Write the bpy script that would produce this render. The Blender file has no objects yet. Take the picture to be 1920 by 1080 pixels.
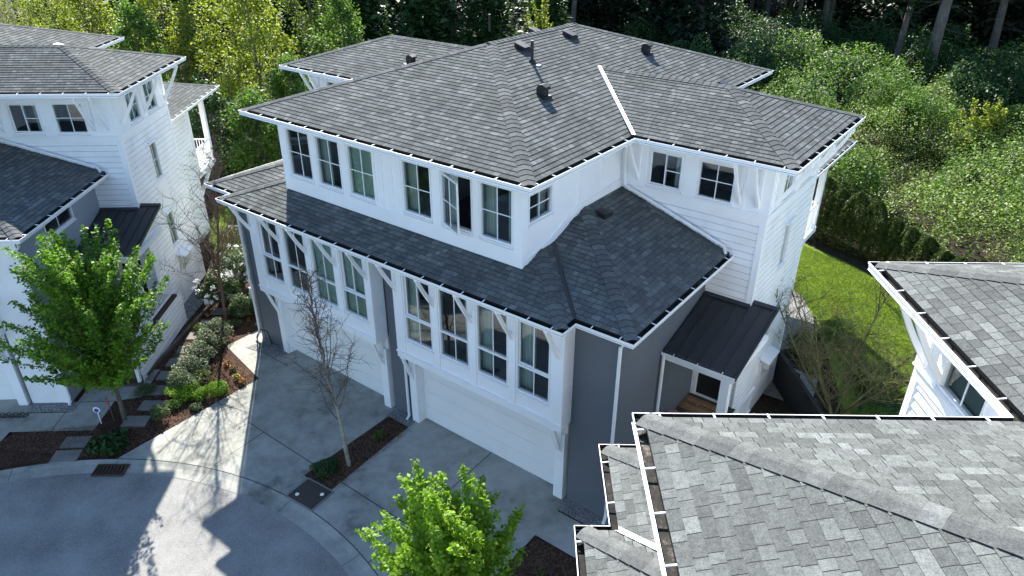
import bpy, math, random
import numpy as np
from mathutils import Vector, Matrix, noise
random.seed(7); RNG = np.random.default_rng(11)
SC = bpy.context.scene; COL = SC.collection
# ------------------------------------------------------------------ camera
cd = bpy.data.cameras.new('camera'); cam = bpy.data.objects.new('camera', cd); COL.objects.link(cam)
cd.sensor_width = 36; cd.lens = 1356.183/1920*36; cd.clip_start = .1; cd.clip_end = 2000
R_ = Vector((.79728854, .60359453, .00215281)); U_ = Vector((-.29151132, .38192956, .87701252)); F_ = R_.cross(U_)*-1
cam.matrix_world = Matrix(((R_.x, U_.x, -F_.x, 12.5859), (R_.y, U_.y, -F_.y, -12.2514), (R_.z, U_.z, -F_.z, 14.1139), (0, 0, 0, 1)))
SC.camera = cam
# ------------------------------------------------------------------ light
SUN_DIR = Vector((-.763*.830, .646*.830, .5577)).normalized()      # towards the sun
w = bpy.data.worlds.new('World'); SC.world = w; w.use_nodes = True
nt = w.node_tree; sky = nt.nodes.new('ShaderNodeTexSky'); sky.sky_type = 'NISHITA'; sky.sun_disc = False
sky.sun_elevation = math.asin(SUN_DIR.z); sky.sun_rotation = math.atan2(SUN_DIR.x, SUN_DIR.y)
sky.air_density = 1.0; sky.dust_density = .15; sky.ozone_density = 3.0
nt.links.new(sky.outputs[0], nt.nodes['Background'].inputs[0]); nt.nodes['Background'].inputs[1].default_value = .105
sl = bpy.data.lights.new('sun', 'SUN'); sl.energy = 5.0; sl.angle = math.radians(.5); sl.color = (1, .95, .86)
so = bpy.data.objects.new('sun', sl); COL.objects.link(so); so.rotation_euler = SUN_DIR.to_track_quat('Z', 'Y').to_euler()
so.location = (-40, 30, 40)
SC.view_settings.view_transform = 'Standard'; SC.view_settings.look = 'None'; SC.view_settings.gamma = 1
SC.view_settings.exposure = 1.72
# ------------------------------------------------------------------ materials
class NT:
    def __init__(s, m): s.t = m.node_tree; s.b = s.t.nodes['Principled BSDF']
    def n(s, k, **kw):
        x = s.t.nodes.new(k)
        for a, v in kw.items(): setattr(x, a, v)
        return x
    def l(s, a, b): s.t.links.new(a, b)
    def math(s, op, a, b=None, c=None):
        x = s.n('ShaderNodeMath', operation=op)
        for i, v in enumerate((a, b, c)):
            if v is None: continue
            if isinstance(v, (int, float)): x.inputs[i].default_value = v
            else: s.l(v, x.inputs[i])
        return x.outputs[0]
    def ramp(s, f, stops):
        x = s.n('ShaderNodeValToRGB'); e = x.color_ramp.elements
        while len(e) < len(stops): e.new(.5)
        for q, (p, c) in zip(e, stops): q.position = p; q.color = (*c, 1)
        s.l(f, x.inputs[0]); return x.outputs[0]
    def noise(s, scale, detail=4, rough=.6, vec=None, dims='3D'):
        x = s.n('ShaderNodeTexNoise'); x.noise_dimensions = dims
        x.inputs['Scale'].default_value = scale; x.inputs['Detail'].default_value = detail; x.inputs['Roughness'].default_value = rough
        if vec is not None: s.l(vec, x.inputs['Vector'])
        return x.outputs['Fac']
    def bump(s, h, strength=.3, dist=.02):
        x = s.n('ShaderNodeBump'); x.inputs['Strength'].default_value = strength; x.inputs['Distance'].default_value = dist
        s.l(h, x.inputs['Height']); s.l(x.outputs[0], s.b.inputs['Normal'])
    def mix(s, f, a, b, mode='MIX'):
        x = s.n('ShaderNodeMix', data_type='RGBA', blend_type=mode)
        for i, v in ((0, f), (6, a), (7, b)):
            if isinstance(v, (int, float)): x.inputs[i].default_value = v
            elif isinstance(v, tuple): x.inputs[i].default_value = (*v, 1)
            else: s.l(v, x.inputs[i])
        return x.outputs[2]
def newmat(name, rough=.7, col=(.5, .5, .5), spec=.3, metal=0):
    m = bpy.data.materials.new(name); m.use_nodes = True; t = NT(m)
    t.b.inputs['Base Color'].default_value = (*col, 1); t.b.inputs['Roughness'].default_value = rough
    t.b.inputs['Specular IOR Level'].default_value = spec; t.b.inputs['Metallic'].default_value = metal
    return m, t
def objco(t): return t.n('ShaderNodeTexCoord').outputs['Object']
def painted(name, c, rough=.55, var=.1, scale=1.3):
    m, t = newmat(name, rough); o = objco(t)
    f = t.noise(scale, 5, .6, o); f2 = t.noise(35, 3, .6, o)
    k = tuple(x*(1-var*2.2) for x in c); b = tuple(min(1, x*(1+var*.5)) for x in c)
    t.l(t.ramp(f, [(.25, k), (.62, b)]), t.b.inputs['Base Color']); t.bump(f2, .08, .01); return m
M = {}
M['white'] = painted('white_paint', (.87, .88, .89), .5, .02)
M['siding'] = painted('white_siding_paint', (.85, .86, .87), .55, .07, .9)
M['edge'] = painted('siding_lap_shade_dirt', (.46, .48, .50), .7, .25, 3)  # grey for lap edges: painted-in shadow line together with dirt
M['grey'] = painted('slate_grey_paint', (.125, .14, .16), .6, .05, .6)
M['bluegrey'] = painted('light_blue_grey_paint', (.30, .34, .39), .6, .05, .6)
M['door'] = painted('garage_door_paint', (.82, .82, .81), .5, .02)
M['blackmetal'] = painted('charcoal_sheet_metal', (.035, .037, .04), .38, .08)
M['entry'] = painted('dark_entry_door_paint', (.02, .02, .022), .4, .05)
M['flash'] = newmat('galvanised_flashing', .35, (.72, .73, .74), .5, .5)[0]
M['plastic'] = newmat('black_vent_plastic', .5, (.012, .012, .013), .4)[0]
M['frame'] = newmat('white_vinyl', .35, (.8, .81, .82), .5)[0]
M['darkframe'] = newmat('dark_timber_paint', .7, (.03, .028, .026), .3)[0]
def gutter_dirt():
    m, t = newmat('gutter_debris', .95); f = t.noise(9, 6, .7, objco(t)); g = t.noise(1.1, 2, .5, objco(t))
    t.l(t.ramp(t.math('ADD', t.math('MULTIPLY', f, .5), t.math('MULTIPLY', g, .5)), [(.45, (.010, .010, .011)), (.58, (.035, .032, .028)), (.68, (.2, .185, .165))]), t.b.inputs['Base Color']); t.bump(f, .7, .03); return m
M['debris'] = gutter_dirt()
def shingle(name, e=.145):
    m, t = newmat(name, .95, spec=.03)
    uv = t.n('ShaderNodeUVMap').outputs[0]; sp = t.n('ShaderNodeSeparateXYZ'); t.l(uv, sp.inputs[0]); u, v = sp.outputs[0], sp.outputs[1]
    row = t.math('FLOOR', t.math('DIVIDE', t.math('ADD', v, .0005), e))
    w1 = t.n('ShaderNodeTexWhiteNoise', noise_dimensions='1D'); t.l(row, w1.inputs['W'])
    us = t.math('ADD', t.math('DIVIDE', u, .42), t.math('MULTIPLY', w1.outputs['Value'], 7.31))
    col = t.math('FLOOR', us); fr = t.math('FRACT', us)
    cv = t.n('ShaderNodeCombineXYZ'); t.l(col, cv.inputs[0]); t.l(row, cv.inputs[1])
    w2 = t.n('ShaderNodeTexWhiteNoise', noise_dimensions='3D'); t.l(cv.outputs[0], w2.inputs['Vector'])
    sx = t.math('ADD', t.math('MULTIPLY', w2.outputs['Value'], .45), .28)
    sub = t.math('GREATER_THAN', fr, sx)
    cv2 = t.n('ShaderNodeCombineXYZ'); t.l(col, cv2.inputs[0]); t.l(row, cv2.inputs[1]); t.l(t.math('ADD', sub, 3.3), cv2.inputs[2])
    w3 = t.n('ShaderNodeTexWhiteNoise', noise_dimensions='3D'); t.l(cv2.outputs[0], w3.inputs['Vector'])
    tone = t.ramp(w3.outputs['Value'], [(0, (.086, .091, .088)), (.3, (.103, .109, .105)), (.62, (.121, .128, .124)), (.9, (.139, .147, .142)), (1, (.170, .180, .174))])
    d1 = t.math('ABSOLUTE', t.math('SUBTRACT', fr, sx)); d0 = t.math('MINIMUM', fr, t.math('SUBTRACT', 1, fr))
    joint = t.math('LESS_THAN', t.math('MINIMUM', d1, d0), .011)
    o = objco(t); g = t.noise(60, 3, .85, o); g2 = t.noise(14, 4, .7, o); big = t.noise(.9, 4, .6, o)
    ctr = lambda x, k: t.math('MULTIPLY', t.math('SUBTRACT', x, .5), k)
    gr = t.math('ADD', t.math('ADD', 1.0, ctr(g, 2.0)), t.math('ADD', ctr(g2, 1.1), ctr(big, .6))); cg = t.n('ShaderNodeCombineColor'); [t.l(gr, cg.inputs[i]) for i in range(3)]
    cg = t.n('ShaderNodeCombineColor'); [t.l(gr, cg.inputs[i]) for i in range(3)]
    c = t.mix(1.0, tone, cg.outputs[0], 'MULTIPLY'); c = t.mix(joint, c, (.03, .03, .032))
    t.l(c, t.b.inputs['Base Color'])
    t.bump(t.math('ADD', t.math('MULTIPLY', w3.outputs['Value'], .45), t.math('ADD', t.math('MULTIPLY', g, .25), t.math('MULTIPLY', joint, -.8))), .55, .006); return m
M['shingle'] = shingle('asphalt_shingle')
def capmat():
    m, t = newmat('ridge_cap_shingle', .95, spec=.03); r = t.n('ShaderNodeNewGeometry').outputs['Random Per Island']
    o = objco(t); g = t.noise(60, 3, .85, o); c = t.ramp(r, [(0, (.09, .094, .092)), (.5, (.12, .125, .122)), (1, (.155, .162, .158))])
    g2 = t.noise(14, 4, .7, o); gr = t.math('ADD', t.math('ADD', 1.0, t.math('MULTIPLY', t.math('SUBTRACT', g, .5), 2.0)), t.math('MULTIPLY', t.math('SUBTRACT', g2, .5), 1.1)); cg = t.n('ShaderNodeCombineColor'); [t.l(gr, cg.inputs[i]) for i in range(3)]
    t.l(t.mix(1.0, c, cg.outputs[0], 'MULTIPLY'), t.b.inputs['Base Color']); t.bump(g, .3, .006); return m
M['cap'] = capmat()
def glass():
    m = bpy.data.materials.new('window_glass'); m.use_nodes = True; t = NT(m); tr = t.n('ShaderNodeBsdfTransparent'); tr.inputs[0].default_value = (.66, .76, .74, 1)
    gl = t.n('ShaderNodeBsdfGlossy'); gl.inputs['Roughness'].default_value = .01; gl.inputs[0].default_value = (.9, .95, .95, 1)
    fr = t.n('ShaderNodeFresnel'); fr.inputs[0].default_value = 1.5; mx = t.n('ShaderNodeMixShader')
    t.l(t.math('ADD', t.math('MULTIPLY', fr.outputs[0], 1.5), .07), mx.inputs[0]); t.l(tr.outputs[0], mx.inputs[1]); t.l(gl.outputs[0], mx.inputs[2])
    t.l(mx.outputs[0], t.t.nodes['Material Output'].inputs[0]); return m
M['glass'] = glass()
M['curtain'] = newmat('pale_green_curtain_cloth', .9, (.66, .70, .68), .1)[0]
M['blind'] = newmat('grey_green_roller_blind', .9, (.50, .57, .54), .1)[0]
M['room'] = newmat('interior_wall_paint', .9, (.36, .38, .38), .1)[0]
M['carpet'] = newmat('interior_floor', .9, (.16, .15, .14), .1)[0]
M['furn'] = newmat('interior_furniture', .8, (.10, .10, .11), .1)[0]
def concrete():
    m, t = newmat('driveway_concrete', .9, spec=.1); o = objco(t); a = t.noise(.45, 6, .62, o); b = t.noise(2.3, 6, .7, o); g = t.noise(70, 3, .6, o)
    c = t.ramp(t.math('ADD', t.math('MULTIPLY', a, .6), t.math('MULTIPLY', b, .4)), [(.34, (.11, .115, .10)), (.45, (.26, .262, .235)), (.56, (.35, .35, .32)), (.7, (.41, .41, .385))])
    gr = t.math('ADD', .85, t.math('MULTIPLY', g, .3)); cg = t.n('ShaderNodeCombineColor'); [t.l(gr, cg.inputs[i]) for i in range(3)]
    t.l(t.mix(1.0, c, cg.outputs[0], 'MULTIPLY'), t.b.inputs['Base Color']); t.bump(g, .15, .01); return m
M['concrete'] = concrete()
def speckle(name, stops, s1, s2=.5, k=.3, bump=.4, rough=.9, dist=.02, mixk=.5):
    m, t = newmat(name, rough, spec=.08); o = objco(t); a = t.noise(s1, 5, .75, o); b = t.noise(s2, 5, .6, o)
    t.l(t.ramp(t.math('ADD', t.math('MULTIPLY', a, mixk), t.math('MULTIPLY', b, 1-mixk)), stops), t.b.inputs['Base Color']); t.bump(a, bump, dist); return m
M['asphalt'] = speckle('worn_asphalt', [(.34, (.12, .12, .117)), (.5, (.245, .242, .232)), (.66, (.36, .355, .345))], 38, .7, bump=.5, dist=.02, mixk=.6)
M['mulch'] = speckle('bark_mulch', [(.34, (.018, .010, .007)), (.5, (.06, .034, .024)), (.66, (.14, .085, .06))], 22, 2, bump=1, dist=.05, mixk=.7)
M['soil'] = speckle('forest_floor_soil', [(.35, (.012, .011, .008)), (.5, (.035, .03, .02)), (.7, (.08, .062, .04))], 6, .3, bump=1, dist=.1)
M['gravel'] = speckle('grey_river_gravel', [(.38, (.04, .042, .045)), (.5, (.2, .2, .2)), (.62, (.52, .51, .5))], 26, 4, bump=1, dist=.04, mixk=.85)
M['lawn'] = speckle('lawn_base', [(.3, (.06, .10, .015)), (.55, (.13, .2, .025)), (.75, (.2, .27, .04))], 9, .6, bump=.8, dist=.03)
M['stone'] = speckle('concrete_stepping_stone', [(.3, (.13, .125, .115)), (.6, (.23, .22, .205))], 30, 2, bump=.2, mixk=.5)
M['timber'] = speckle('weathered_timber', [(.3, (.06, .05, .04)), (.6, (.16, .13, .105))], 18, 2, bump=.4)
M['bark'] = speckle('rough_grey_bark', [(.3, (.06, .05, .042)), (.5, (.13, .115, .10)), (.7, (.22, .20, .18))], 12, 1.5, bump=1, dist=.04)
M['birch'] = speckle('pale_lichen_bark', [(.35, (.10, .095, .075)), (.5, (.27, .26, .22)), (.65, (.42, .40, .36))], 14, 3, bump=.6)
M['twig'] = newmat('brown_twig_bark', .85, (.125, .082, .062), .2)[0]
M['mosstwig'] = speckle('mossy_branch_bark', [(.35, (.08, .07, .045)), (.55, (.17, .16, .07)), (.7, (.25, .24, .12))], 6, 1, bump=.3)
def leafmat(name, c1, c2, trans=.45, sc=.9):
    m = bpy.data.materials.new(name); m.use_nodes = True; t = NT(m); r = t.n('ShaderNodeNewGeometry').outputs['Random Per Island']
    f = t.noise(sc, 3, .6, objco(t)); k = t.math('ADD', t.math('MULTIPLY', r, .55), t.math('MULTIPLY', t.math('SUBTRACT', f, .25), .9))
    c = t.ramp(k, [(.15, c1), (.85, c2)]); t.l(c, t.b.inputs['Base Color']); t.b.inputs['Roughness'].default_value = .55; t.b.inputs['Specular IOR Level'].default_value = .3
    tl = t.n('ShaderNodeBsdfTranslucent'); cc = t.mix(1.0, c, (1.0, 1.15, .55), 'MULTIPLY'); t.l(cc, tl.inputs[0]); mx = t.n('ShaderNodeMixShader'); mx.inputs[0].default_value = trans
    t.l(t.b.outputs[0], mx.inputs[1]); t.l(tl.outputs[0], mx.inputs[2]); t.l(mx.outputs[0], t.t.nodes['Material Output'].inputs[0]); return m
M['leaf'] = leafmat('fresh_green_leaf', (.10, .20, .015), (.33, .50, .045), .5)
M['leaf2'] = leafmat('shade_darkened_leaf', (.045, .12, .010), (.22, .38, .03), .42, 1.1)  # street tree leaf, darkened to imitate the house's shade on the crown
M['leafy'] = leafmat('yellow_green_leaf', (.11, .145, .02), (.33, .36, .055), .55, .5)
M['leafg'] = leafmat('mid_green_leaf', (.045, .095, .02), (.16, .26, .05), .5, .5)
M['leafo'] = leafmat('olive_green_leaf', (.06, .085, .022), (.20, .25, .065), .45, .5)
M['leafp'] = leafmat('pale_hedge_leaf', (.045, .07, .035), (.21, .25, .14), .25, 2.5)
M['leafd'] = leafmat('dark_green_leaf', (.02, .045, .015), (.06, .13, .035), .35, .7)
M['leafs'] = leafmat('glossy_shrub_leaf', (.04, .075, .025), (.14, .20, .07), .25, 1.5)
M['needle'] = leafmat('conifer_needle', (.010, .022, .012), (.035, .06, .025), .2, .4)
M['cedar'] = leafmat('cedar_hedge_foliage', (.014, .03, .006), (.10, .14, .016), .3, 2.0)
M['bramble'] = leafmat('bramble_leaf', (.055, .10, .018), (.27, .36, .075), .4, .45)
M['grass'] = leafmat('grass_blade', (.08, .13, .02), (.22, .28, .05), .5, .6)
M['blossom'] = newmat('white_petal', .6, (.85, .84, .82), .2)[0]
M['pink'] = newmat('pink_petal', .6, (.6, .2, .3), .2)[0]
M['orange'] = newmat('orange_petal', .6, (.7, .13, .05), .2)[0]
M['yellow'] = newmat('yellow_petal', .6, (.75, .55, .05), .2)[0]
M['chip'] = newmat('wood_chip', .9, (.16, .10, .07), .1)[0]
M['terracotta'] = newmat('glazed_cream_pot', .4, (.5, .47, .38), .4)[0]
M['red'] = newmat('red_plastic', .4, (.5, .03, .02), .4)[0]
M['blue'] = newmat('blue_sign_enamel', .4, (.05, .06, .35), .4)[0]
M['yellowp'] = newmat('yellow_plastic', .4, (.75, .5, .02), .4)[0]
M['steel'] = newmat('dark_cast_iron', .5, (.05, .045, .04), .4, .5)[0]
M['rust'] = newmat('rusty_iron', .8, (.075, .045, .03), .3)[0]
M['coir'] = speckle('coir_mat', [(.35, (.26, .14, .07)), (.65, (.42, .25, .13))], 60, 3, bump=.5)
M['deckwood'] = speckle('porch_decking', [(.35, (.06, .045, .036)), (.65, (.12, .09, .07))], 12, 2, bump=.2)
# ------------------------------------------------------------------ mesh helpers
class MB:
    def __init__(s): s.v = []; s.f = []; s.m = []; s.uv = {}
    def face(s, pts, m=0, uv=None):
        b = len(s.v); s.v += [tuple(p) for p in pts]; s.f.append(list(range(b, b+len(pts)))); s.m.append(m)
        if uv: s.uv[len(s.f)-1] = uv
    def hexa(s, P, m=0):      # 8 points: bottom 4 ccw, top 4 ccw
        b = len(s.v); s.v += [tuple(p) for p in P]
        for q in ((3, 2, 1, 0), (4, 5, 6, 7), (0, 1, 5, 4), (1, 2, 6, 5), (2, 3, 7, 6), (3, 0, 4, 7)): s.f.append([b+i for i in q]); s.m.append(m)
    def box(s, x0, x1, y0, y1, z0, z1, m=0):
        s.hexa([(x0, y0, z0), (x1, y0, z0), (x1, y1, z0), (x0, y1, z0), (x0, y0, z1), (x1, y0, z1), (x1, y1, z1), (x0, y1, z1)], m)
    def fbox(s, F, a0, a1, b0, b1, c0, c1, m=0):   # a along wall, b height, c outward
        s.hexa([F(a0, b0, c1), F(a1, b0, c1), F(a1, b0, c0), F(a0, b0, c0), F(a0, b1, c1), F(a1, b1, c1), F(a1, b1, c0), F(a0, b1, c0)], m)
    def prism(s, pts, d, m=0):                      # planar polygon extruded by vector d
        b = len(s.v); n = len(pts); d = Vector(d); s.v += [tuple(p) for p in pts]+[tuple(Vector(p)+d) for p in pts]
        s.f.append([b+i for i in range(n)][::-1]); s.f.append([b+n+i for i in range(n)]); s.m += [m, m]
        for i in range(n): j = (i+1) % n; s.f.append([b+i, b+j, b+n+j, b+n+i]); s.m.append(m)
    def tube(s, P, R, k=6, m=0):
        P = [Vector(p) for p in P]; b = len(s.v); n = len(P)
        for i, p in enumerate(P):
            t = (P[min(i+1, n-1)]-P[max(i-1, 0)]); t = t.normalized() if t.length > 1e-6 else Vector((0, 0, 1))
            a = t.cross(Vector((0, 0, 1)) if abs(t.z) < .9 else Vector((1, 0, 0))).normalized(); c = t.cross(a)
            r = R[i] if isinstance(R, (list, tuple)) else R
            for j in range(k): th = 2*math.pi*j/k; s.v.append(tuple(p+a*math.cos(th)*r+c*math.sin(th)*r))
        for i in range(n-1):
            for j in range(k): q = (j+1) % k; s.f.append([b+i*k+j, b+i*k+q, b+(i+1)*k+q, b+(i+1)*k+j]); s.m.append(m)
        s.f.append([b+j for j in range(k)][::-1]); s.f.append([b+(n-1)*k+j for j in range(k)]); s.m += [m, m]
    def lathe(s, c, prof, k=20, m=0):
        b = len(s.v); n = len(prof)
        for r, z in prof:
            for j in range(k): th = 2*math.pi*j/k; s.v.append((c[0]+r*math.cos(th), c[1]+r*math.sin(th), c[2]+z))
        for i in range(n-1):
            for j in range(k): q = (j+1) % k; s.f.append([b+i*k+j, b+i*k+q, b+(i+1)*k+q, b+(i+1)*k+j]); s.m.append(m)
        s.f.append([b+j for j in range(k)][::-1]); s.f.append([b+(n-1)*k+j for j in range(k)]); s.m += [m, m]
    def build(s, name, mats, parent=None, smooth=False):
        me = bpy.data.meshes.new(name); me.from_pydata(s.v, [], s.f)
        for x in (mats if isinstance(mats, (list, tuple)) else [mats]): me.materials.append(x)
        me.polygons.foreach_set('material_index', s.m)
        if smooth: me.polygons.foreach_set('use_smooth', [True]*len(s.f))
        if s.uv:
            u = me.uv_layers.new(name='UVMap')
            for p in me.polygons:
                q = s.uv.get(p.index)
                if q:
                    for li, c in zip(p.loop_indices, q): u.data[li].uv = c
        o = bpy.data.objects.new(name, me); COL.objects.link(o)
        if parent: o.parent = parent
        return o
def empty(name, loc=(0, 0, 0), rz=0):
    o = bpy.data.objects.new(name, None); COL.objects.link(o); o.location = loc; o.rotation_euler = (0, 0, rz); o.empty_display_size = .3; return o
def tag(o, label=None, cat=None, group=None, kind=None):
    for k, v in (('label', label), ('category', cat), ('group', group), ('kind', kind)):
        if v: o[k] = v
    return o
def copy_tree(o, parent=None):
    c = o.copy(); COL.objects.link(c); c.parent = parent
    for ch in list(o.children): copy_tree(ch, c)
    return c
def frame(ox, oy, ux, uy, oz=0):
    return lambda a, b, c=0: Vector((ox+ux*a+uy*c, oy+uy*a-ux*c, oz+b))
def clip(P, k, sgn):      # P list of (u,v); keep sgn*(v-k)>=0
    out = []
    for i in range(len(P)):
        a, b = P[i], P[(i+1) % len(P)]; da, db = sgn*(a[1]-k), sgn*(b[1]-k)
        if da >= 0: out.append(a)
        if (da > 0 and db < 0) or (da < 0 and db > 0): t = da/(da-db); out.append((a[0]+(b[0]-a[0])*t, k))
    return out
EXPO = .145
def shingles(mb, O, U, up, polys, thick=.012):
    """O eave origin, U unit along the eave, up unit vector up the slope; polys: convex outlines in 3D"""
    O = Vector(O); U = Vector(U); up = Vector(up); N = U.cross(up)
    if N.z < 0: N = -N
    for poly in polys:
        uv = [((Vector(p)-O).dot(U), (Vector(p)-O).dot(up)) for p in poly]
        vmax = max(q[1] for q in uv); vmin = min(q[1] for q in uv)
        for k in range(int(math.floor(vmin/EXPO)), int(vmax/EXPO)+1):
            c = clip(clip(uv, k*EXPO, 1), (k+1)*EXPO, -1)
            if len(c) < 3: continue
            ln = max(q[0] for q in c)-min(q[0] for q in c)
            if ln < .004: continue
            h = lambda q: thick*(1-(q[1]-k*EXPO)/EXPO)
            P3 = [O+U*q[0]+up*q[1]+N*(h(q)+.001) for q in c]
            ar = sum(c[i][0]*c[(i+1) % len(c)][1]-c[(i+1) % len(c)][0]*c[i][1] for i in range(len(c)))
            s_ = U.cross(up).z
            if ar*s_ < 0: P3 = P3[::-1]; c2 = c[::-1]
            else: c2 = c
            mb.face(P3, 0, c2)
            lo = [q for q in c if abs(q[1]-k*EXPO) < 1e-6]
            if len(lo) >= 2:
                a, b = min(q[0] for q in lo), max(q[0] for q in lo)
                p = O+U*a+up*(k*EXPO); q_ = O+U*b+up*(k*EXPO)
                dn = Vector((0, 0, -.05)) if k == 0 else N*-.004; mb.face([p+dn, q_+dn, q_+N*(thick+.001), p+N*(thick+.001)], 1, None)
def caps(par, p0, p1, drop, step=.2, w=.155):
    mb = MB()
    p0 = Vector(p0); p1 = Vector(p1); d = p1-p0; L = d.length; d.normalize(); lat = Vector((d.y, -d.x, 0)).normalized(); n = int(L/step)
    for i in range(n+1):
        a = p0+d*(i*step-.02); b = p0+d*min(i*step+step*1.25, L+.05); la, lb = .026, .012
        prof = [(-w, 0), (-w*.5, .55), (-w*.16, .93), (w*.16, .93), (w*.5, .55), (w, 0)]
        def P(c, x, k, l): return c+lat*x+Vector((0, 0, -drop*abs(x)*(1 if abs(x) > .05 else .6)+l))
        A = [P(a, x, k, la) for x, k in prof]; B = [P(b, x, k, lb) for x, k in prof]; A0 = [q-Vector((0, 0, .03)) for q in A]
        base = len(mb.v); mb.v += [tuple(q) for q in A+B+A0]
        for j in range(5):
            mb.f.append([base+j, base+j+1, base+7+j, base+6+j]); mb.m.append(0)
            mb.f.append([base+12+j, base+13+j, base+j+1, base+j]); mb.m.append(1)
        mb.f.append([base+12, base, base+6]); mb.f.append([base+5, base+17, base+11]); mb.m += [1, 1]
    CAPS.append((mb, par))
CAPS = []
def flush_caps(key, parent):
    for mb, p in CAPS:
        if p is key: mb.build('ridge_cap', [M['cap'], M['plastic']], parent)
    CAPS[:] = [q for q in CAPS if q[1] is not key]
def gutter(name, pts, closed, parent, mats, strap=.61, w=.14, h=.12):
    n = len(pts); P = [Vector((*p[:2], 0)) for p in pts]; z = pts[0][2]
    nr = []
    for i in range(n):
        ns = []
        if closed or i < n-1: e = P[(i+1) % n]-P[i]; ns.append(Vector((-e.y, e.x, 0)).normalized())
        if closed or i > 0: e = P[i]-P[i-1]; ns.append(Vector((-e.y, e.x, 0)).normalized())
        nr.append(ns[0]+ns[1] if len(ns) == 2 else ns[0])
    off = lambda i, d, dz: P[i]+nr[i]*d+Vector((0, 0, z+dz))
    prof = [(.012, -.0), (-.0, -.0), (0, -.03), (.012, -.05), (.02, -h), (w, -h), (w, -.0)]      # outside
    inn = [(.012, 0), (.016, -h+.03), (w-.004, -h+.035), (w-.004, -.0)]
    mb = MB(); rng = range(n if closed else n-1)
    for i in rng:
        j = (i+1) % n
        for a, b in zip(prof, prof[1:]): mb.face([off(i, *a), off(i, *b), off(j, *b), off(j, *a)][::-1], 0)
        for a, b in zip(inn, inn[1:]): mb.face([off(i, *a), off(i, *b), off(j, *b), off(j, *a)], 1)
        e = P[j]-P[i]; L = e.length; e.normalize(); q = Vector((-e.y, e.x, 0)); c = max(1, int(L/strap))
        for k in range(c):
            t = (k+.5)*L/c; a = P[i]+e*t+Vector((0, 0, z)); s = .009
            mb.hexa([a-e*s+q*.0+Vector((0, 0, -.012)), a+e*s+Vector((0, 0, -.012)), a+e*s+q*(w-.012)+Vector((0, 0, .006)), a-e*s+q*(w-.012)+Vector((0, 0, .006)),
                     a-e*s+Vector((0, 0, .006)), a+e*s+Vector((0, 0, .006)), a+e*s+q*(w-.012)+Vector((0, 0, .022)), a-e*s+q*(w-.012)+Vector((0, 0, .022))], 0)
    if not closed:
        for i in (0, n-1): mb.face([off(i, *a) for a in prof], 0)
    return mb.build(name, mats, parent)
def wall(mb, F, a0, a1, b0, b1, holes=(), m=0, lap=0, c=0):
    A = sorted({a0, a1, *[min(max(h[0], a0), a1) for h in holes], *[min(max(h[1], a0), a1) for h in holes]})
    B = sorted({b0, b1, *[min(max(h[2], b0), b1) for h in holes], *[min(max(h[3], b0), b1) for h in holes]})
    for i in range(len(A)-1):
        for j in range(len(B)-1):
            x0, x1, y0, y1 = A[i], A[i+1], B[j], B[j+1]; mx, my = (x0+x1)/2, (y0+y1)/2
            if any(h[0] < mx < h[1] and h[2] < my < h[3] for h in holes): continue
            if not lap: mb.face([F(x0, y0, c), F(x1, y0, c), F(x1, y1, c), F(x0, y1, c)], m); continue
            k = math.floor(y0/lap); 
            while k*lap < y1-1e-4:
                z0, z1 = max(y0, k*lap), min(y1, (k+1)*lap); e0 = c+.02*(1-(z0-k*lap)/lap); e1 = c+.02*(1-(z1-k*lap)/lap)
                zs = min(z1, z0+.014) if z0 == k*lap else z0; es = e0+(e1-e0)*(zs-z0)/(z1-z0)
                mb.face([F(x0, zs, es), F(x1, zs, es), F(x1, z1, e1), F(x0, z1, e1)], m)
                if zs > z0: mb.face([F(x0, z0, e0), F(x1, z0, e0), F(x1, zs, es), F(x0, zs, es)], 4)  # bottom strip coloured grey as the lap's shadow line plus dirt
                if z0 == k*lap: mb.face([F(x0, z0, c), F(x1, z0, c), F(x1, z0, e0), F(x0, z0, e0)], m)
                k += 1
def ribbon(mb, F, x0, x1, z0, z1, c, m=0, amp=.03, wl=.09):
    n = max(2, int((x1-x0)/.015)); P = [(x0+(x1-x0)*i/n, c+amp*math.sin(2*math.pi*i*(x1-x0)/n/wl+math.sin(i*.21))) for i in range(n+1)]
    for a, b in zip(P, P[1:]): mb.face([F(a[0], z0, a[1]), F(b[0], z0, b[1]), F(b[0], z1, b[1]), F(a[0], z1, a[1])], m)
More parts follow.
